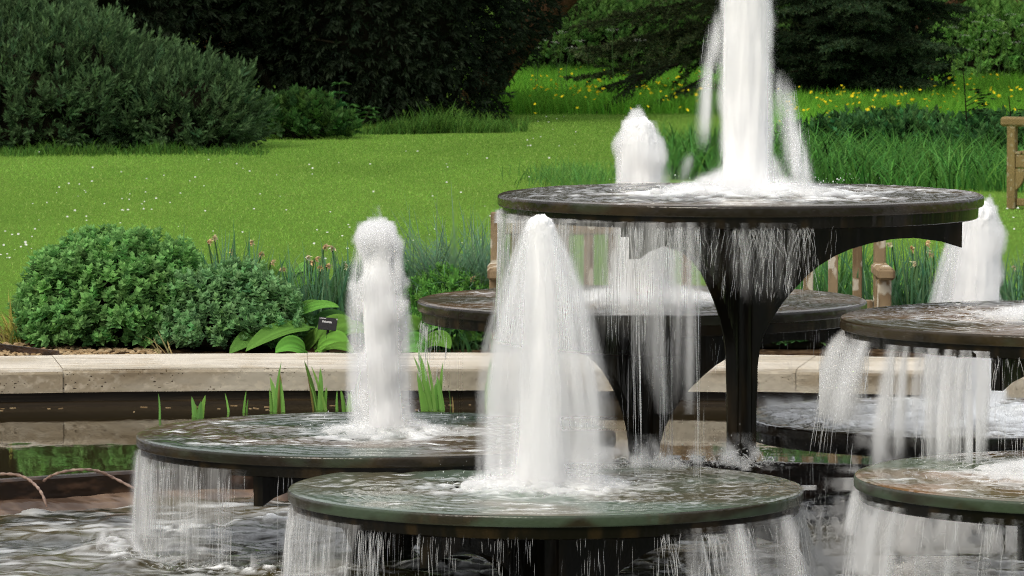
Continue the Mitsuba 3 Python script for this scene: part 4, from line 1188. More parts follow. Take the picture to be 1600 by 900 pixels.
def bough(acc, tacc, p0, d, length, rng, droop, col, nb=34, needle=0.05, dens=120, width=0.42):
    """One conifer bough: a drooping axis with flat sprays of needles on both sides."""
    t = np.linspace(0, 1, 10)
    side = unit(np.cross(d, [0, 0, 1.0]))
    ax = p0 + d * length * t[:, None] + np.array([0, 0, -droop]) * (t ** 1.6)[:, None] * length + np.array([0, 0, 0.22 * length]) * (t ** 4)[:, None] * droop
    tacc.add(*tube_mesh(ax, np.linspace(0.015, 0.004, 10), 5))
    for k in range(nb):
        u = 0.12 + 0.88 * (k + rng.random()) / nb
        q = np.array([np.interp(u, t, ax[:, i]) for i in range(3)])
        sg = 1 if k % 2 else -1
        bd = unit(d * 0.75 + side * sg * (0.9 + 0.2 * rng.normal()) + np.array([0, 0, -0.25 + 0.2 * rng.normal()]))
        bl = length * width * (1.05 - u) * (0.6 + 0.6 * rng.random()) + 0.06
        m = int(dens * bl / 0.4) + 8
        s = rng.random(m)
        P = q + bd * bl * s[:, None] + np.array([0, 0, -0.12]) * (s ** 2)[:, None] * bl
        nd = unit(bd * 0.7 + rng.normal(size=(m, 3)) * np.array([0.6, 0.6, 0.45]))
        v, f, w = diamonds(P, nd, unit(rng.normal(size=(m, 3))), needle * (0.7 + 0.6 * rng.random(m)), needle * 0.26)
        acc.add(v, f, rep(vary(col, m, rng, 0.3), w))


def conifer(label, px, Y, boughs, col, seed, trunk=0.16, lean=0.0):
    rng = np.random.default_rng(seed)
    t = thing('conifer_tree', label, 'tree')
    b = at(px, 100, Y)
    base = np.array([b[0], Y, 0.0])
    put('trunk', tube_mesh([base, base + [lean * 0.3, 0, 1.2], base + [lean, 0, 4.5]], [trunk, trunk * 0.85, trunk * 0.5], 10), 'bark', t, smooth=True)
    acc, tacc = Acc(), Acc()
    for (z, az, length, droop) in boughs:
        a = math.radians(az)
        shade = 0.6 + 1.6 * rng.random() ** 2.5                     # a few boughs coloured lighter, as if lit; the rest kept dark
        bough(acc, tacc, base + [0, 0, z], np.array([math.sin(a), -math.cos(a), 0.02]), length, rng, droop, np.array(col) * shade)
    acc.put('needles', 'leaf', t, kind='stuff')
    put('boughs', tacc.get()[0], 'twig_and_core', t, smooth=True, kind='stuff')
    return t


rc = np.random.default_rng(60)
bl = [(0.62 + 0.17 * k + 0.06 * rc.normal(), a + rc.normal(0, 8), L_, 0.22) for k, (a, L_) in enumerate([(-95, 1.55), (-60, 1.5), (-110, 1.5), (-80, 1.6), (-20, 1.2), (-100, 1.4), (-65, 1.5), (20, 1.0)])]
bl += [(0.50 + 0.02 * k + rc.uniform(0, 0.8), a, L_, 0.25) for k, (a, L_) in enumerate([(-70, 1.4), (-45, 1.3), (50, 1.1), (90, 0.9)])]
bl = [(z, a, L_ + 0.5 if a < 0 else L_, dr_) for z, a, L_, dr_ in bl]
bl += [(1.2 + 0.2 * k, 50 * k, 1.8 - 0.06 * k, 0.2) for k in range(14)]
conifer('conifer with thin drooping boughs left of the tallest jet', 1160, 59.5, bl, (0.060, 0.084, 0.036), 61, 0.07)
# the low bough that hangs out over the lawn
lb = thing('low_conifer_bough', 'dark conifer bough hanging low over the buttercups left of the tallest jet', 'branch')
acc, tacc = Acc(), Acc()
p0 = at(1035, 105, 55.0)
bough(acc, tacc, at(1060, 100, 55.2), unit(np.array([-1.0, -0.1, -0.22])), 0.85, rc, 0.10, (0.034, 0.048, 0.024), 22, 0.045, 130, 0.36)
bough(acc, tacc, at(1005, 118, 55.0), unit(np.array([-0.75, -0.2, -0.55])), 0.62, rc, 0.10, (0.034, 0.048, 0.024), 18, 0.045, 130, 0.42)
bough(acc, tacc, at(1110, 118, 55.2), unit(np.array([-0.85, -0.2, -0.35])), 0.75, rc, 0.10, (0.034, 0.048, 0.024), 18, 0.045, 130, 0.34)
acc.put('needles', 'leaf', lb, kind='stuff')
put('boughs', tacc.get()[0], 'twig_and_core', lb, smooth=True, kind='stuff')
bl = [(0.30 + 0.13 * k + 0.05 * rc.normal(), a + rc.normal(0, 10), L_, 0.16) for k, (a, L_) in enumerate([(-70, 1.0), (60, 1.15), (-20, 1.1), (30, 1.3), (85, 1.25), (-50, 1.2), (0, 1.1), (70, 1.35), (-85, 1.1), (45, 1.2), (-30, 1.2), (15, 1.2), (90, 1.2), (-75, 1.1)])]
bl += [(rc.uniform(0.25, 1.5), rc.uniform(-100, 100), rc.uniform(0.9, 1.4), 0.16) for k in range(20)] + [(rc.uniform(0.15, 0.45), rc.uniform(-90, 90), rc.uniform(0.5, 0.95), 0.1) for k in range(16)]
bl += [(1.3 + 0.17 * k, 47 * k, 1.7 - 0.05 * k, 0.18) for k in range(18)]
conifer('dense dark conifer with boughs to the ground right of the tallest jet', 1335, 57.5, bl, (0.032, 0.054, 0.026), 62, 0.10)

shrub('dark_fill_bush', 'added near black bush filling in darkness behind the dense dark conifer', 'shrub', (at(1345, 100, 59.2)[0], 59.4, 0.3), (1.0, 0.8, 1.0), 2200, 3, 3, 0.07, 0.03, 0.03, 0.9, (0.016, 0.026, 0.014), 63, tip=(0.03, 0.05, 0.025), zmin=-0.5, core=0.7)  # added so that the gaps behind the conifer come out dark
# trunks at the top of the photo
lt = thing('leaning_tree', 'tree with a thick red brown trunk behind the dark evergreen', 'tree')
q0, q1 = at(806, 66, 57.0), at(872, -6, 57.0)
put('trunk', tube_mesh(spline([[q0[0] - 0.45, 57.3, 0.0], q0, q1, q1 + (q1 - q0) * 2.2, q1 + (q1 - q0) * 4.5 + [0, 0, 0.6]], 20), np.linspace(0.22, 0.15, 20), 14), 'bark', lt, smooth=True)
rt = thing('limb_tree', 'tree with a low mossy brown limb at the upper right', 'tree')
q0, q1 = at(1448, 32, 60.0), at(1510, -8, 60.0)
put('limb', tube_mesh(spline([q0 + (q0 - q1) * 1.2 - [0, 0, 0.25], q0, q1, q1 + (q1 - q0) * 1.5, q1 + (q1 - q0) * 3 + [0, 0, 0.3]], 16), np.linspace(0.012, 0.13, 16), 10), 'bark', rt, smooth=True)
q2 = at(1660, -60, 60.0)
put('trunk', tube_mesh([[q2[0] + 0.1, 60, 0], [q2[0], 60, 1.8], [q2[0] - 0.1, 60, 5]], [0.22, 0.19, 0.14], 12), 'bark', rt, smooth=True)
bt = thing('brown_trunk_tree', 'tree with an upright brown trunk in the top right corner', 'tree')
q3 = at(1594, 0, 76.0)
put('trunk', tube_mesh([[q3[0] - 0.02, 76, 0.0], [q3[0], 76, 1.3], [q3[0] + 0.03, 76, 9]], [0.17, 0.16, 0.12], 12), 'bark', bt, smooth=True)


def crown(parent, c, r, n, seed, base=(0.03, 0.055, 0.02), L=0.22):
    rng = np.random.default_rng(seed)
    P, N = mound_points(n, c, r, rng, 0.25, 2.2, 0.55, -1.1, seed)
    D = unit(N + 0.8 * rng.normal(size=N.shape))
    v, f, q = diamonds(P, D, unit(rng.normal(size=P.shape)), L * (0.7 + 0.6 * rng.random(len(P))), L * 0.5)
    Acc().add(v, f, rep(vary(base, len(P), rng, 0.3), q)).put('crown', 'leaf', parent, kind='stuff')


crown(lt, (2.6, 62, 8.0), (3.0, 3.0, 2.6), 5000, 71)
crown(rt, (7.8, 64, 8.0), (3.0, 3.0, 2.6), 5000, 72)
crown(bt, (6.4, 70, 9.0), (3.2, 3.2, 2.8), 5000, 73)
for k, (x, Y, z, r, lab) in enumerate(((-11.5, 62, 6.5, 4.6, 'broad crowned tree beyond the left edge'), (-3.5, 62, 7.2, 4.8, 'tall tree whose crown rises behind the dark evergreen'), (13.5, 62, 7.0, 4.6, 'broad crowned tree beyond the right edge'), (3.4, 86, 8.5, 5.5, 'tall tree far behind the dark conifer'))):
    tt = thing('tree', lab, 'tree')
    put('trunk', tube_mesh([[x, Y, 0], [x + 0.1, Y, 2.5], [x, Y, z]], [0.3, 0.25, 0.12], 10), 'bark', tt, smooth=True)
    crown(tt, (x, Y, z), (r, r, r * 0.85), 7000, 80 + k, L=0.26)

# cow parsley
rp = np.random.default_rng(90)
spots = [(864, 66), (846, 62), (836, 74), (880, 50), (893, 74), (905, 64), (957, 46), (1000, 62), (1490, 42), (1508, 55), (1526, 34), (1545, 24), (1560, 32), (1578, 22), (1533, 62), (1512, 78), (1570, 52), (1468, 24), (1590, 66), (1548, 48), (1598, 40), (1500, 30)]
for k, (px, py) in enumerate(spots):
    Y = 58.5 if px < 1200 else 63.2
    top = at(px, py, Y)
    where = 'under the conifer boughs left of the tallest jet' if px < 1200 else 'on the green bank at the upper right'
    t = thing('cow_parsley', f'cow parsley with lacy white flower {where}', 'plant', f'cow parsley {where}')
    ba = np.array([top[0] + rp.normal(0, 0.08), Y + rp.normal(0, 0.1), 0.0])
    put('stem', tube_mesh(spline([ba, (ba + top) / 2 + rp.normal(0, 0.03, 3), top], 6), 0.0035, 4), 'leafstalk', t)
    acc = Acc()
    for u in range(16):
        a = rp.random() * 2 * PI
        rr = 0.075 * math.sqrt(rp.random())
        q = top + np.array([rr * math.cos(a), rr * math.sin(a), 0.02 * rp.random() - rr * 0.25])
        v, f = disc_flower(0.013, 5, rp, 0.2)
        acc.add(v + q, f)
    put('flower_head', acc.get()[0], 'petalwhite', t, kind='stuff')

# nettles and sapling on the right
shrub('nettle_clump', 'dark green leafy nettle clump in the long grass left of the right bench', 'plant', (3.15, 42.6, 0.12), (0.75, 0.8, 0.19), 900, 4, 2, 0.085, 0.042, 0.032, 1.1, (0.055, 0.140, 0.042), 95, four=True, core=None, up=1.2, twigs=60, lump=0.45, freq=4.0, amt=0.4)
shrub('nettle_clump', 'dark nettle clump right behind the weathered bench at the right edge', 'plant', (3.95, 41.5, 0.12), (0.45, 0.8, 0.22), 420, 4, 2, 0.085, 0.042, 0.032, 1.1, (0.055, 0.140, 0.042), 96, four=True, core=None, up=1.2, twigs=40)
for k, (px, py0, py1, lab) in enumerate(((1513, 250, 108, 'thin dark sapling standing in the buttercup meadow left of the right bench'), (1584, 215, 150, 'short dark sapling behind the armrest of the right bench'))):
    t = thing('sapling', lab, 'tree')
    b0 = ground_at(px, 262)
    sc = b0[1]
    tp = at(px - 8, py1, sc)
    put('trunk', tube_mesh(spline([b0, (b0 + tp) / 2 + [0.005, 0, 0], tp], 8), np.linspace(0.010, 0.004, 8), 6), 'twig_and_core', t, smooth=True)
    r_ = np.random.default_rng(97 + k)
    acc = Acc()
    for u in (0.45, 0.55, 0.62, 0.68, 0.72):
        m = 9
        q = b0 + (tp - b0) * u + np.array([0.05 + 0.14 * r_.random(), 0, 0.03]) * (1 if r_.random() < 0.75 else -1)
        put('branch', tube_mesh([b0 + (tp - b0) * (u - 0.06), q], [0.004, 0.002], 4), 'twig_and_core', t)
        P = q + r_.normal(0, 0.035, (m, 3))
        a = r_.random(m) * 2 * PI
        v, f, w = lances(P, unit(np.stack([np.cos(a), np.sin(a), -0.2 + 0.4 * r_.random(m)], -1)), np.repeat([[0, 0, 1.0]], m, 0), 0.08, 0.035, 0.3)
        acc.add(v, f, rep(vary((0.016, 0.030, 0.014), m, r_), w))
    acc.put('leaves', 'leaf', t, kind='stuff')

# ------------------------------------------------------------------ planting behind the coping
HERB = (0.125, 0.290, 0.085)
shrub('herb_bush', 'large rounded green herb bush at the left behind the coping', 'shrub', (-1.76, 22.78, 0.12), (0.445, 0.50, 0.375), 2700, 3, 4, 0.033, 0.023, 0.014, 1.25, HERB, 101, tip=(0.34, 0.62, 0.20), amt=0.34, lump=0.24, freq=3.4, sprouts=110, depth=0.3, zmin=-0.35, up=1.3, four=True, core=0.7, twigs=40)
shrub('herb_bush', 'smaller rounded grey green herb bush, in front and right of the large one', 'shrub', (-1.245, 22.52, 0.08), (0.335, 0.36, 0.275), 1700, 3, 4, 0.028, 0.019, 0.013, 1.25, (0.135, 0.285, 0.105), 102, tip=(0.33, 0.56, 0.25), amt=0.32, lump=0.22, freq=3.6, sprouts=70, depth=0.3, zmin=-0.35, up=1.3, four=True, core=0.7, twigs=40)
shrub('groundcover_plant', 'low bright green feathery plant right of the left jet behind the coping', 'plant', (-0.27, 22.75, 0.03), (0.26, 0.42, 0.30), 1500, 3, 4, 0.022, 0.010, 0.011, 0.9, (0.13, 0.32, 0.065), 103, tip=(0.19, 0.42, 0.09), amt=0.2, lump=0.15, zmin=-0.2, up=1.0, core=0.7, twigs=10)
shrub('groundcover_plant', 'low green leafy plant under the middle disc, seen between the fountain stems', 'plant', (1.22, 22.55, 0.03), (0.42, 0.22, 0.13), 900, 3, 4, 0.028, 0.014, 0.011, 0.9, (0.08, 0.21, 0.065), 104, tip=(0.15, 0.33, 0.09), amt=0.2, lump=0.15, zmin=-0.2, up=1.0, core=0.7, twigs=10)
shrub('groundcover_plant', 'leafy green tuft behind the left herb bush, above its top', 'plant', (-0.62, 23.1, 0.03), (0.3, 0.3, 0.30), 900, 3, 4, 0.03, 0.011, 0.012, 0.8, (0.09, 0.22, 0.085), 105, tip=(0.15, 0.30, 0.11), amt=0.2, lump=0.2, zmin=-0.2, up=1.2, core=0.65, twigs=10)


def big_leaf(base, tip, width, curl, col, rng, parent, rise=None):
    """A broad arching leaf with sunken veins from base to tip."""
    nu, nv = 14, 9
    base, tip = np.asarray(base, float), np.asarray(tip, float)
    mid = (base + tip) / 2 + np.array([0, 0, (0.35 if rise is None else rise) * np.linalg.norm(tip - base)])
    u = np.linspace(0, 1, nu)[:, None]
    ax = base * (1 - u) ** 2 + 2 * mid * u * (1 - u) + tip * u ** 2
    tan = unit(np.gradient(ax, axis=0))
    s = np.cross(tan, unit(np.array([0.1 * rng.normal(), -0.80, 0.60]))) + 0.15 * np.array([rng.normal(), rng.normal(), rng.normal()])
    s = unit(s - (s * tan).sum(1, keepdims=True) * tan)
    nn = np.cross(s, tan)
    nn = np.where((nn @ np.array([0, -0.8, 0.6]))[:, None] < 0, -nn, nn)
    uu = u[:, 0]
    w = width * np.clip(np.sin(PI * np.clip((uu - 0.10) / 0.90, 0, 1) ** 0.8), 0, 1) ** 0.62 * 0.5 + 0.006 * (1 - uu)
    w[-1] = 0.001
    tv = np.linspace(-1, 1, nv)
    wav = 0.06 * np.sin(uu[:, None] * 9 + tv[None] * 2 + rng.random() * 6)
    lift = (np.abs(tv)[None] ** 1.3 * curl + wav * np.abs(tv)[None]) * w[:, None]
    vein = -0.0035 * np.cos(tv[None] * PI * 4 + uu[:, None] * 2) * np.clip(w[:, None] / width * 3, 0, 1)
    v = ax[:, None] + s[:, None] * (tv[None] * w[:, None])[..., None] + nn[:, None] * (lift + vein)[..., None]
    i, j = np.meshgrid(np.arange(nu - 1), np.arange(nv - 1), indexing='ij')
    q = np.stack([i * nv + j, (i + 1) * nv + j, (i + 1) * nv + j + 1, i * nv + j + 1], -1).reshape(-1, 4)
    cv = np.asarray(col)[None, None] * (1 + 0.30 * np.cos(tv[None] * PI * 4 + uu[:, None] * 2)[..., None]) * (1 + 0.35 * 0.5 * np.exp(-(tv[None] / 0.08) ** 2)[..., None]) * np.ones((nu, nv, 1))
    put('leaf', (v.reshape(-1, 3), q), 'glossleaf', parent, smooth=True, color=np.clip(cv.reshape(-1, 3), 0, 1))


def broad_plant(label, centre, leaves, seed, group=None):
    """leaves: (px of the base, px of the tip, distance of base and tip, width, curl)."""
    rng = np.random.default_rng(seed)
    t = thing('broad_leaf_plant', label, 'plant', group)
    for (bx, by, tx, ty, Yb, Yt, wd, cu, lift, g) in leaves:
        col = np.array([0.125, 0.28, 0.050]) * g * (1 + 0.08 * rng.normal(size=3))
        big_leaf(at(bx, by, Yb), at(tx, ty, Yt), wd, cu, col, rng, t, lift)
    rr = np.random.default_rng(seed + 1)
    # lower hidden leaves
    for k in range(9):
        a = rr.random() * 2 * PI
        cb = np.array([centre[0], centre[1], 0.02])
        e = cb + np.array([0.22 * math.cos(a), 0.16 * math.sin(a), 0.03 + 0.08 * rr.random()])
        big_leaf(cb, e, 0.09, 0.2, np.array([0.06, 0.15, 0.04]), rr, t, 0.4)
    return t


broad_plant('broad leaved green plant overhanging the coping, left of the left jet', at(470, 552, 22.5), [
    (492, 512, 384, 549, 22.40, 22.05, 0.095, 0.30, 0.16, 1.05), (462, 508, 358, 553, 22.45, 22.10, 0.115, 0.25, 0.13, 0.95), (480, 530, 418, 505, 22.55, 22.45, 0.10, 0.25, 0.25, 0.85),
    (480, 552, 430, 551, 22.15, 22.02, 0.075, 0.45, 0.35, 1.25), (455, 500, 530, 480, 22.50, 22.40, 0.060, 0.35, 0.22, 1.1), (445, 508, 505, 477, 22.60, 22.50, 0.080, 0.3, 0.20, 0.95),
    (470, 545, 470, 492, 22.50, 22.45, 0.085, 0.35, 0.05, 0.8), (490, 545, 552, 505, 22.35, 22.25, 0.120, 0.22, 0.25, 1.05), (492, 550, 545, 548, 22.25, 22.08, 0.115, 0.30, 0.32, 1.15),
    (500, 552, 552, 552, 22.15, 22.02, 0.085, 0.35, 0.25, 0.9), (470, 552, 512, 522, 22.45, 22.3, 0.09, 0.25, 0.2, 0.85), (510, 548, 572, 520, 22.5, 22.35, 0.12, 0.25, 0.3, 0.95),
    (460, 545, 440, 515, 22.6, 22.5, 0.09, 0.25, 0.1, 0.7), (500, 540, 527, 495, 22.6, 22.5, 0.09, 0.25, 0.1, 0.75)], 111)
broad_plant('broad leaved green plant right of the left jet, under the rim of the middle disc', at(665, 552, 22.5), [
    (672, 540, 618, 508, 22.4, 22.3, 0.12, 0.25, 0.25, 1.0), (655, 545, 655, 495, 22.5, 22.42, 0.10, 0.3, 0.08, 1.1), (650, 548, 684, 512, 22.4, 22.3, 0.11, 0.3, 0.25, 1.05),
    (672, 552, 628, 551, 22.2, 22.05, 0.11, 0.35, 0.35, 1.2), (672, 545, 716, 505, 22.5, 22.4, 0.09, 0.3, 0.2, 0.7), (680, 550, 752, 530, 22.5, 22.4, 0.09, 0.3, 0.25, 0.6), (660, 548, 704, 545, 22.25, 22.1, 0.10, 0.3, 0.4, 0.8)], 113)
broad_plant('yellow green broad leaved plant behind the small herb bush', at(430, 470, 23.1), [
    (440, 470, 400, 415, 23.1, 23.0, 0.10, 0.25, 0.25, 1.5), (440, 470, 478, 424, 23.1, 22.9, 0.12, 0.25, 0.35, 1.6), (430, 465, 452, 408, 23.2, 23.1, 0.09, 0.25, 0.2, 1.3), (445, 475, 495, 445, 23.0, 22.8, 0.10, 0.25, 0.4, 1.2), (450, 480, 500, 470, 23.0, 22.8, 0.10, 0.25, 0.5, 1.1), (420, 460, 380, 425, 23.2, 23.1, 0.09, 0.25, 0.3, 1.3), (470, 500, 505, 415, 23.0, 23.0, 0.07, 0.25, 0.15, 1.3)], 115)


def strap_clump(name, label, cat, px, Y, spread, n, h, w, base, seed, lean=0.16, bend=0.25, flowers=0, group=None, zbase=0.0, nseg=5, dx=0.0, fcol=(0.70, 0.54, 0.30)):
    rng = np.random.default_rng(seed)
    t = thing(name, label, cat, group)
    c = at(px, 500, Y)
    P = np.stack([c[0] + spread * rng.normal(size=n), Y + spread * 0.7 * rng.normal(size=n), np.full(n, zbase)], -1)
    az = rng.random(n) * 2 * PI
    ln = np.abs(rng.normal(0, lean, n))
    D = unit(np.stack([np.sin(ln) * np.cos(az) + dx, np.sin(ln) * np.sin(az), np.cos(ln)], -1))
    sd = unit(np.stack([np.cos(az), np.sin(az), az * 0 - 0.3], -1))
    v, f, q = blades(P, D, h * (0.65 + 0.45 * rng.random(n)), w * (0.7 + 0.5 * rng.random(n)), np.abs(rng.normal(bend, 0.18, n)), rng, nseg, sd)
    Acc().add(v, f, rep(vary(base, n, rng, 0.2), q)).put('leaves', 'grassblade', t, kind='stuff')
    for k in range(flowers):
        i = rng.integers(n)
        top = P[i] + D[i] * h * (0.72 + 0.22 * rng.random()) + rng.normal(0, 0.02, 3)
        put('flower_stalk', tube_mesh(spline([P[i], (P[i] + top) / 2 + rng.normal(0, 0.01, 3), top], 6), 0.0035, 5), 'leafstalk', t, smooth=True)
        acc = Acc()
        m = 7
        a = np.arange(m) * 2 * PI / m
        axis = unit(np.array([rng.normal(), -0.6, -0.25]))
        A_ = unit(np.cross(axis, [0, 0, 1.0]))
        B_ = np.cross(axis, A_)
        d = unit(axis * 0.8 + (np.cos(a)[:, None] * A_ + np.sin(a)[:, None] * B_) * (0.35 + 0.4 * rng.random((m, 1))))
        v, f, q = lances(np.repeat(top[None], m, 0), d, unit(rng.normal(size=(m, 3))), 0.030 * (0.7 + 0.5 * rng.random(m)), 0.013, 0.5)
        pale = rng.random() < 0.35
        acc.add(v, f, rep(vary((0.70, 0.62, 0.42) if pale else fcol, m, rng, 0.2, 0.08), q))
        acc.put('flower', 'leaf', t, label='withered pale flower' if pale else 'withered brown flower')
    return t


scene['leafstalk'] = {'type': 'twosided', 'b': {'type': 'diffuse', 'reflectance': {'type': 'rgb', 'value': [0.06, 0.12, 0.04]}}}
DAF = (0.150, 0.300, 0.150)
strap_clump('daffodil_clump', 'spent daffodils with withered flowers behind the large herb bush', 'plant', 365, 22.95, 0.10, 190, 0.52, 0.013, DAF, 121, flowers=6)
strap_clump('daffodil_clump', 'spent daffodils with withered flowers close left of the left jet', 'plant', 508, 22.75, 0.09, 300, 0.46, 0.013, DAF, 122, flowers=9, dx=-0.05)
strap_clump('daffodil_clump', 'few daffodil leaves and a pale flower above the left end of the herb bush', 'plant', 110, 23.2, 0.10, 18, 0.52, 0.010, DAF, 123, flowers=3)
strap_clump('daffodil_clump', 'spent daffodils with brown flowers under the right arm of the tallest disc', 'plant', 1430, 22.85, 0.11, 260, 0.52, 0.014, DAF, 124, flowers=9)
strap_clump('daffodil_clump', 'daffodil leaves seen through the slats of the lichen covered bench', 'plant', 1310, 23.4, 0.16, 300, 0.52, 0.014, (0.12, 0.28, 0.09), 125, flowers=2)
strap_clump('daffodil_clump', 'spent daffodils at the right edge behind the right hand disc', 'plant', 1588, 22.9, 0.09, 180, 0.46, 0.014, DAF, 126, flowers=4, dx=-0.05)
strap_clump('daffodil_clump', 'tall leaves standing between the left jet and the fountain grass', 'plant', 655, 23.0, 0.05, 26, 0.42, 0.012, (0.11, 0.22, 0.11), 127)
strap_clump('daffodil_clump', 'drooping daffodil leaves with pale flowers beside the left post of the lichen covered bench', 'plant', 750, 22.6, 0.06, 40, 0.30, 0.010, (0.14, 0.29, 0.10), 129, flowers=4, bend=0.6)
strap_clump('fountain_grass', 'arching clump of fine grey green grass left of the bench post', 'grass', 728, 23.05, 0.13, 1700, 0.70, 0.009, (0.19, 0.32, 0.19), 128, lean=0.22, bend=0.55, nseg=6)
strap_clump('strap_leaf_clump', 'dark strap leaves under the left rim of the middle disc', 'plant', 735, 22.3, 0.10, 45, 0.24, 0.010, (0.07, 0.16, 0.06), 130, lean=0.5, bend=0.5)
strap_clump('dry_grass_clump', 'yellowing grass clump at the left edge beside the herb bush', 'grass', 22, 22.75, 0.035, 60, 0.26, 0.011, (0.42, 0.40, 0.12), 131, lean=0.55, bend=0.45, dx=-0.1)
strap_clump('dry_grass_clump', 'few straw coloured blades between the two herb bushes', 'grass', 262, 22.1, 0.02, 9, 0.15, 0.007, (0.5, 0.42, 0.2), 132, lean=0.5, bend=0.4, dx=-0.5)
# plant label
pl = thing('plant_label', 'small black plant label with white print among the broad leaves', 'sign')
lc = at(512, 506, 22.2)
yaw, tilt = math.radians(-8), math.radians(-18)
Mx = trimesh.transformations.rotation_matrix(yaw, [0, 0, 1]) @ trimesh.transformations.rotation_matrix(math.radians(5), [0, 1, 0]) @ trimesh.transformations.rotation_matrix(PI / 2 + tilt, [1, 0, 0])
Mx[:3, 3] = lc
m = bevel_box((0.082, 0.056, 0.004), 0.0012)
m.apply_transform(Mx)
put('plate', m, 'blackplastic', pl)
for (s, hgt, ox, oy) in (('Phlomis', 0.0085, -0.026, 0.004), ('Lamiaceae', 0.004, -0.038, 0.021), ('12', 0.0045, 0.034, 0.021)):
    tm = meshkit.text_mesh(s, hgt, 0.0006, bold=True)
    tm.apply_translation([ox, oy, 0.0021])
    tm.apply_transform(Mx)
    put('lettering', tm, 'whiteprint', pl)
st = trimesh.creation.box((0.012, 0.003, 0.14))
st.apply_translation(lc + [0, 0.012, -0.09])
put('stake', st, 'blackplastic', pl)

# soil details at the lower left of the bed
rp = np.random.default_rng(140)
acc = Acc()
ico = trimesh.creation.icosphere(subdivisions=1)
for k in range(520):
    px, py = rp.uniform(-30, 250), rp.uniform(536, 556)
    q = ground_at(px, py, 0.008)
    if np.hypot(q[0] - PC[0], q[1] - PC[1]) < R_OUT + 0.01:
        continue
    s = rp.uniform(0.004, 0.012) * np.array([1.3, 1.0, 0.7])
    acc.add(q + ico.vertices * s * (0.8 + 0.4 * rp.random((len(ico.vertices), 1))), ico.faces)
put('pebbles', acc.get()[0], 'pebblemat', label='small pale pebbles on the soil of the bed', cat='gravel', kind='stuff')
e0, e1 = ground_at(-40, 541, 0.01), ground_at(92, 557, 0.01)
dv = e1 - e0
m = bevel_box((np.linalg.norm(dv), 0.008, 0.05), 0.002)
m.apply_transform(trimesh.transformations.rotation_matrix(math.atan2(dv[1], dv[0]), [0, 0, 1]))
m.apply_translation((e0 + e1) / 2)
put('edging_strip', m, 'weirmat', label='rusty brown edging strip in the soil at the left edge', cat='edging')

# ------------------------------------------------------------------ reeds in the outer pool
REED = (0.21, 0.42, 0.09)
reeds = [(249, 655, 612, 1, 'single thin reed blade in the pool, farthest left'), (308, 652, 614, 5, 'short reed tuft in the pool, second from the left'), (358, 643, 611, 1, 'single short reed blade between the two left reed tufts'),
         (381, 645, 609, 2, 'pair of short reed blades left of the tall broad reed tuft'), (434, 643, 560, 7, 'tall broad reed tuft with cut tips in front of the coping'), (501, 641, 556, 6, 'pointed reed tuft in front of the coping joint'),
         (527, 641, 608, 1, 'lone reed blade right of the pointed reed tuft'), (551, 645, 570, 5, 'reed tuft close against the left jet'), (678, 641, 541, 7, 'tallest reed tuft, right of the left jet'), (700, 640, 606, 2, 'small reed blades right of the tallest reed tuft'), (768, 640, 552, 3, 'reed tuft half hidden by the bell shaped jet')]
rr_ = np.random.default_rng(150)
for k, (px, py, ptop, n, lab) in enumerate(reeds):
    t = thing('reed', lab, 'reed')
    b0 = ground_at(px, py, Z_OUT)
    H_ = (py - ptop) / FPX * b0[1]
    for j in range(n):
        h = H_ * (1.0 if j == 0 else rr_.uniform(0.45, 0.95)) + 0.03
        p = b0 + np.array([rr_.normal(0, 0.017) if n > 1 else 0, rr_.normal(0, 0.015), -0.03])
        lean_ = rr_.normal(0, 0.09)
        D = unit(np.array([[lean_, rr_.normal(0, 0.05), 1.0]]))
        w = (0.025 if n > 2 else 0.012) * rr_.uniform(0.75, 1.25)
        v, f, q = blades(p[None], D, h, w, 0.05 + 0.08 * rr_.random(), rr_, 6, unit(np.array([[rr_.choice([-1, 1]) * 1.0, 0.25 * rr_.normal(), 0.0]])))
        # broad face towards the pool
        v = v.reshape(-1, 3)
        mid = (v[0] + v[1]) / 2
        cpts = np.array([(v[2 * s_] + v[2 * s_ + 1]) / 2 for s_ in range(6)] + [v[12]])
        ang = rr_.normal(0, 0.5)
        sd = np.array([math.cos(ang), math.sin(ang), 0.0])
        wd = w * (1 - 0.7 * np.linspace(0, 1, 7) ** 2.2) * 0.5
        wd[-1] = 0.0003
        nn = np.cross(sd, [0, 0, 1.0])
        vv = np.stack([cpts - sd * wd[:, None], cpts + nn * wd[:, None] * 0.35, cpts + sd * wd[:, None]], 1).reshape(-1, 3)
        ff = []
        for s_ in range(6):
            a = s_ * 3
            ff += [[a, a + 1, a + 4], [a, a + 4, a + 3], [a + 1, a + 2, a + 5], [a + 1, a + 5, a + 4]]
        colr = vary(REED if rr_.random() > 0.12 else (0.30, 0.24, 0.09), 1, rr_, 0.15, 0.08)
        put('blade', (vv, np.array(ff)), 'grassblade', t, color=np.repeat(colr, len(vv), 0))
# floating debris at the waterline
acc = Acc()
for k in range(34):
    a = rr_.uniform(-0.19, 0.06)
    r = R_IN + 0.0 - abs(rr_.normal(0, 0.12))
    q = np.array([PC[0] + r * math.sin(a), PC[1] + r * math.cos(a), Z_OUT + 0.002])
    m = bevel_box((rr_.uniform(0.008, 0.035), 0.005, 0.003), 0.001)
    m.apply_transform(trimesh.transformations.rotation_matrix(rr_.normal(0, 0.5), [0, 0, 1]))
    acc.add(m.vertices + q, m.faces)
put('floating_debris', acc.get()[0], 'pebblemat', label='scraps of dead leaf floating along the pool wall', cat='debris', kind='stuff')


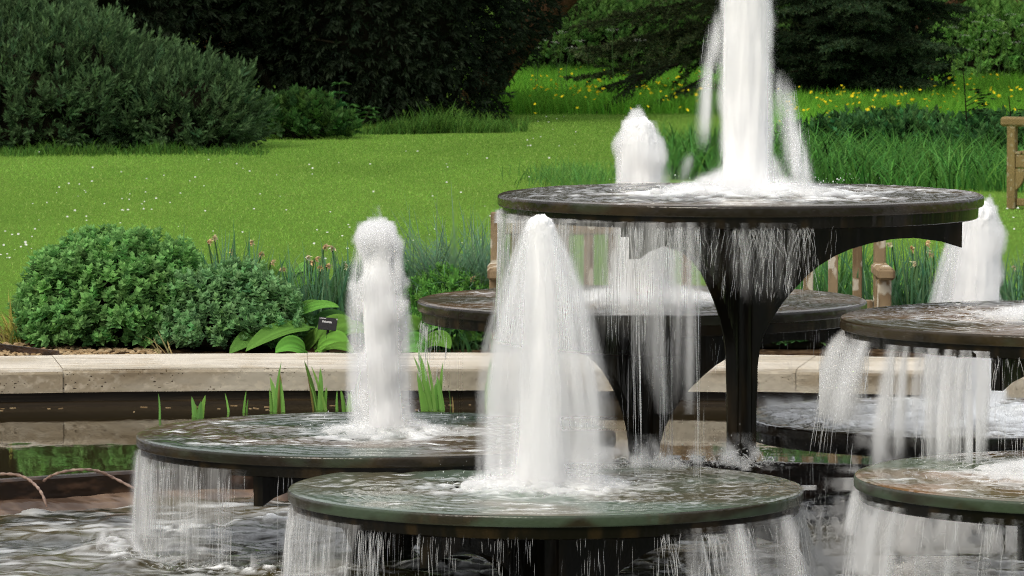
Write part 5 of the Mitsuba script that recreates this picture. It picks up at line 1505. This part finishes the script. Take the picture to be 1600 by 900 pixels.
# ------------------------------------------------------------------ benches
def slab(name, size, centre, mat, parent, bev=0.006, rotz=0.0, rot=None):
    m = bevel_box(size, bev)
    if rot is not None:
        m.apply_transform(trimesh.transformations.rotation_matrix(*rot))
    if rotz:
        m.apply_transform(trimesh.transformations.rotation_matrix(rotz, [0, 0, 1]))
    m.apply_translation(centre)
    return put(name, m, mat, parent)


bn = thing('garden_bench', 'lichen covered wooden bench behind the middle disc', 'bench')
Yb = 22.45
pl_, pr_ = at(775, 425, Yb), at(1381, 425, Yb)
xL, xR = pl_[0], pr_[0]
topz = at(775, 333, Yb + 0.2)[2]
armz = pl_[2]
seatz = at(800, 505, Yb)[2]
for x in (xL, xR):
    slab('back_post', (0.050, 0.06, topz + 0.02), (x, Yb + 0.26, topz / 2 - 0.01), 'wood', bn)
    slab('front_post', (0.060, 0.06, armz - 0.03), (x, Yb - 0.02, (armz - 0.03) / 2 - 0.0), 'wood', bn)
    slab('arm', (0.075, 0.44, 0.052), (x, Yb + 0.04, armz), 'wood', bn, 0.014)
slab('back_rail', (xR - xL - 0.05, 0.035, 0.075), ((xL + xR) / 2, Yb + 0.26, topz - 0.06), 'wood', bn)
slab('lower_rail', (xR - xL - 0.05, 0.035, 0.05), ((xL + xR) / 2, Yb + 0.26, seatz + 0.06), 'wood', bn)
nsl = 15
for k in range(nsl):
    px = 1378 - 38.2 * (k + 1)
    x = at(px, 430, Yb + 0.26)[0]
    slab('back_slat', (0.044, 0.016, topz - seatz - 0.16), (x, Yb + 0.26, (topz + seatz) / 2 + 0.0), 'wood', bn, 0.004)
for k in range(5):
    slab('seat_slat', (xR - xL + 0.04, 0.062, 0.022), ((xL + xR) / 2, Yb - 0.01 + 0.055 + 0.075 * k - 0.04, seatz), 'wood', bn, 0.005)
slab('front_rail', (xR - xL - 0.06, 0.03, 0.06), ((xL + xR) / 2, Yb - 0.02, seatz - 0.045), 'wood', bn)

b2 = thing('garden_bench', 'weathered grey brown wooden bench cut off by the right edge of the photo', 'bench')
f0 = ground_at(1581, 327)
Y2, k2 = f0[1], f0[1] / FPX
hz = lambda py: at(1580, py, Y2)[2]
YAW = math.radians(-27)                             # local x: depth of the seat (towards the back), local y: length of the bench


def bpart(name, size, lc, bev=0.006):
    m = bevel_box(size, bev)
    m.apply_translation([lc[0], lc[1], 0])
    m.apply_transform(trimesh.transformations.rotation_matrix(YAW, [0, 0, 1]))
    m.apply_translation([f0[0], Y2, lc[2]])
    return put(name, m, 'oldwood', b2)


L2, DEP = 1.5, 0.50
pw_ = 0.060
for yy in (0.0, L2):
    bpart('front_post', (pw_, pw_, hz(196)), (0, yy, hz(196) / 2))
    bpart('back_post', (pw_, pw_, 0.92), (DEP, yy, 0.46))
    bpart('arm', (0.62, 0.085, 15 * k2), (0.235, yy, hz(190)), 0.018)
    bpart('side_rail', (DEP - pw_ - 0.004, 0.036, 20 * k2), (DEP / 2, yy - 0.008, hz(252)))
    bpart('stretcher', (DEP - pw_ - 0.004, 0.032, 12 * k2), (DEP / 2, yy + 0.008, hz(316)))
    bp = Polygon([(0, 0), (0.15, 0), (0.15, -0.02), (0.10, -0.03), (0.065, -0.05), (0.05, -0.085), (0.03, -0.12), (0.0, -0.145)])
    m = trimesh.creation.extrude_polygon(bp, 0.03, engine='earcut')
    m.apply_transform(trimesh.transformations.rotation_matrix(PI / 2, [1, 0, 0]))
    m.apply_translation([pw_ / 2 + 0.002, yy + 0.008, 0])
    m.apply_transform(trimesh.transformations.rotation_matrix(YAW, [0, 0, 1]))
    m.apply_translation([f0[0], Y2, hz(263)])
    put('bracket', m, 'oldwood', b2)
for k in range(6):
    bpart('seat_slat', (0.066, L2 + 0.04, 0.022), (0.035 + 0.076 * k, L2 / 2, hz(242) + 0.012), 0.005)
bpart('back_rail', (0.034, L2 - 0.08, 0.09), (DEP, L2 / 2, 0.86))
bpart('back_rail', (0.034, L2 - 0.08, 0.06), (DEP, L2 / 2, 0.50))
for k in range(13):
    bpart('back_slat', (0.018, 0.05, 0.285), (DEP, 0.12 + 0.105 * k, 0.672), 0.004)

# any piece of falling water is many strands that cannot be picked apart
for k in list(scene):
    if k.split('__')[-1].split('_0')[0] in ('strands', 'spray', 'splash', 'drops'):
        labels.setdefault(k, {})['kind'] = 'stuff'
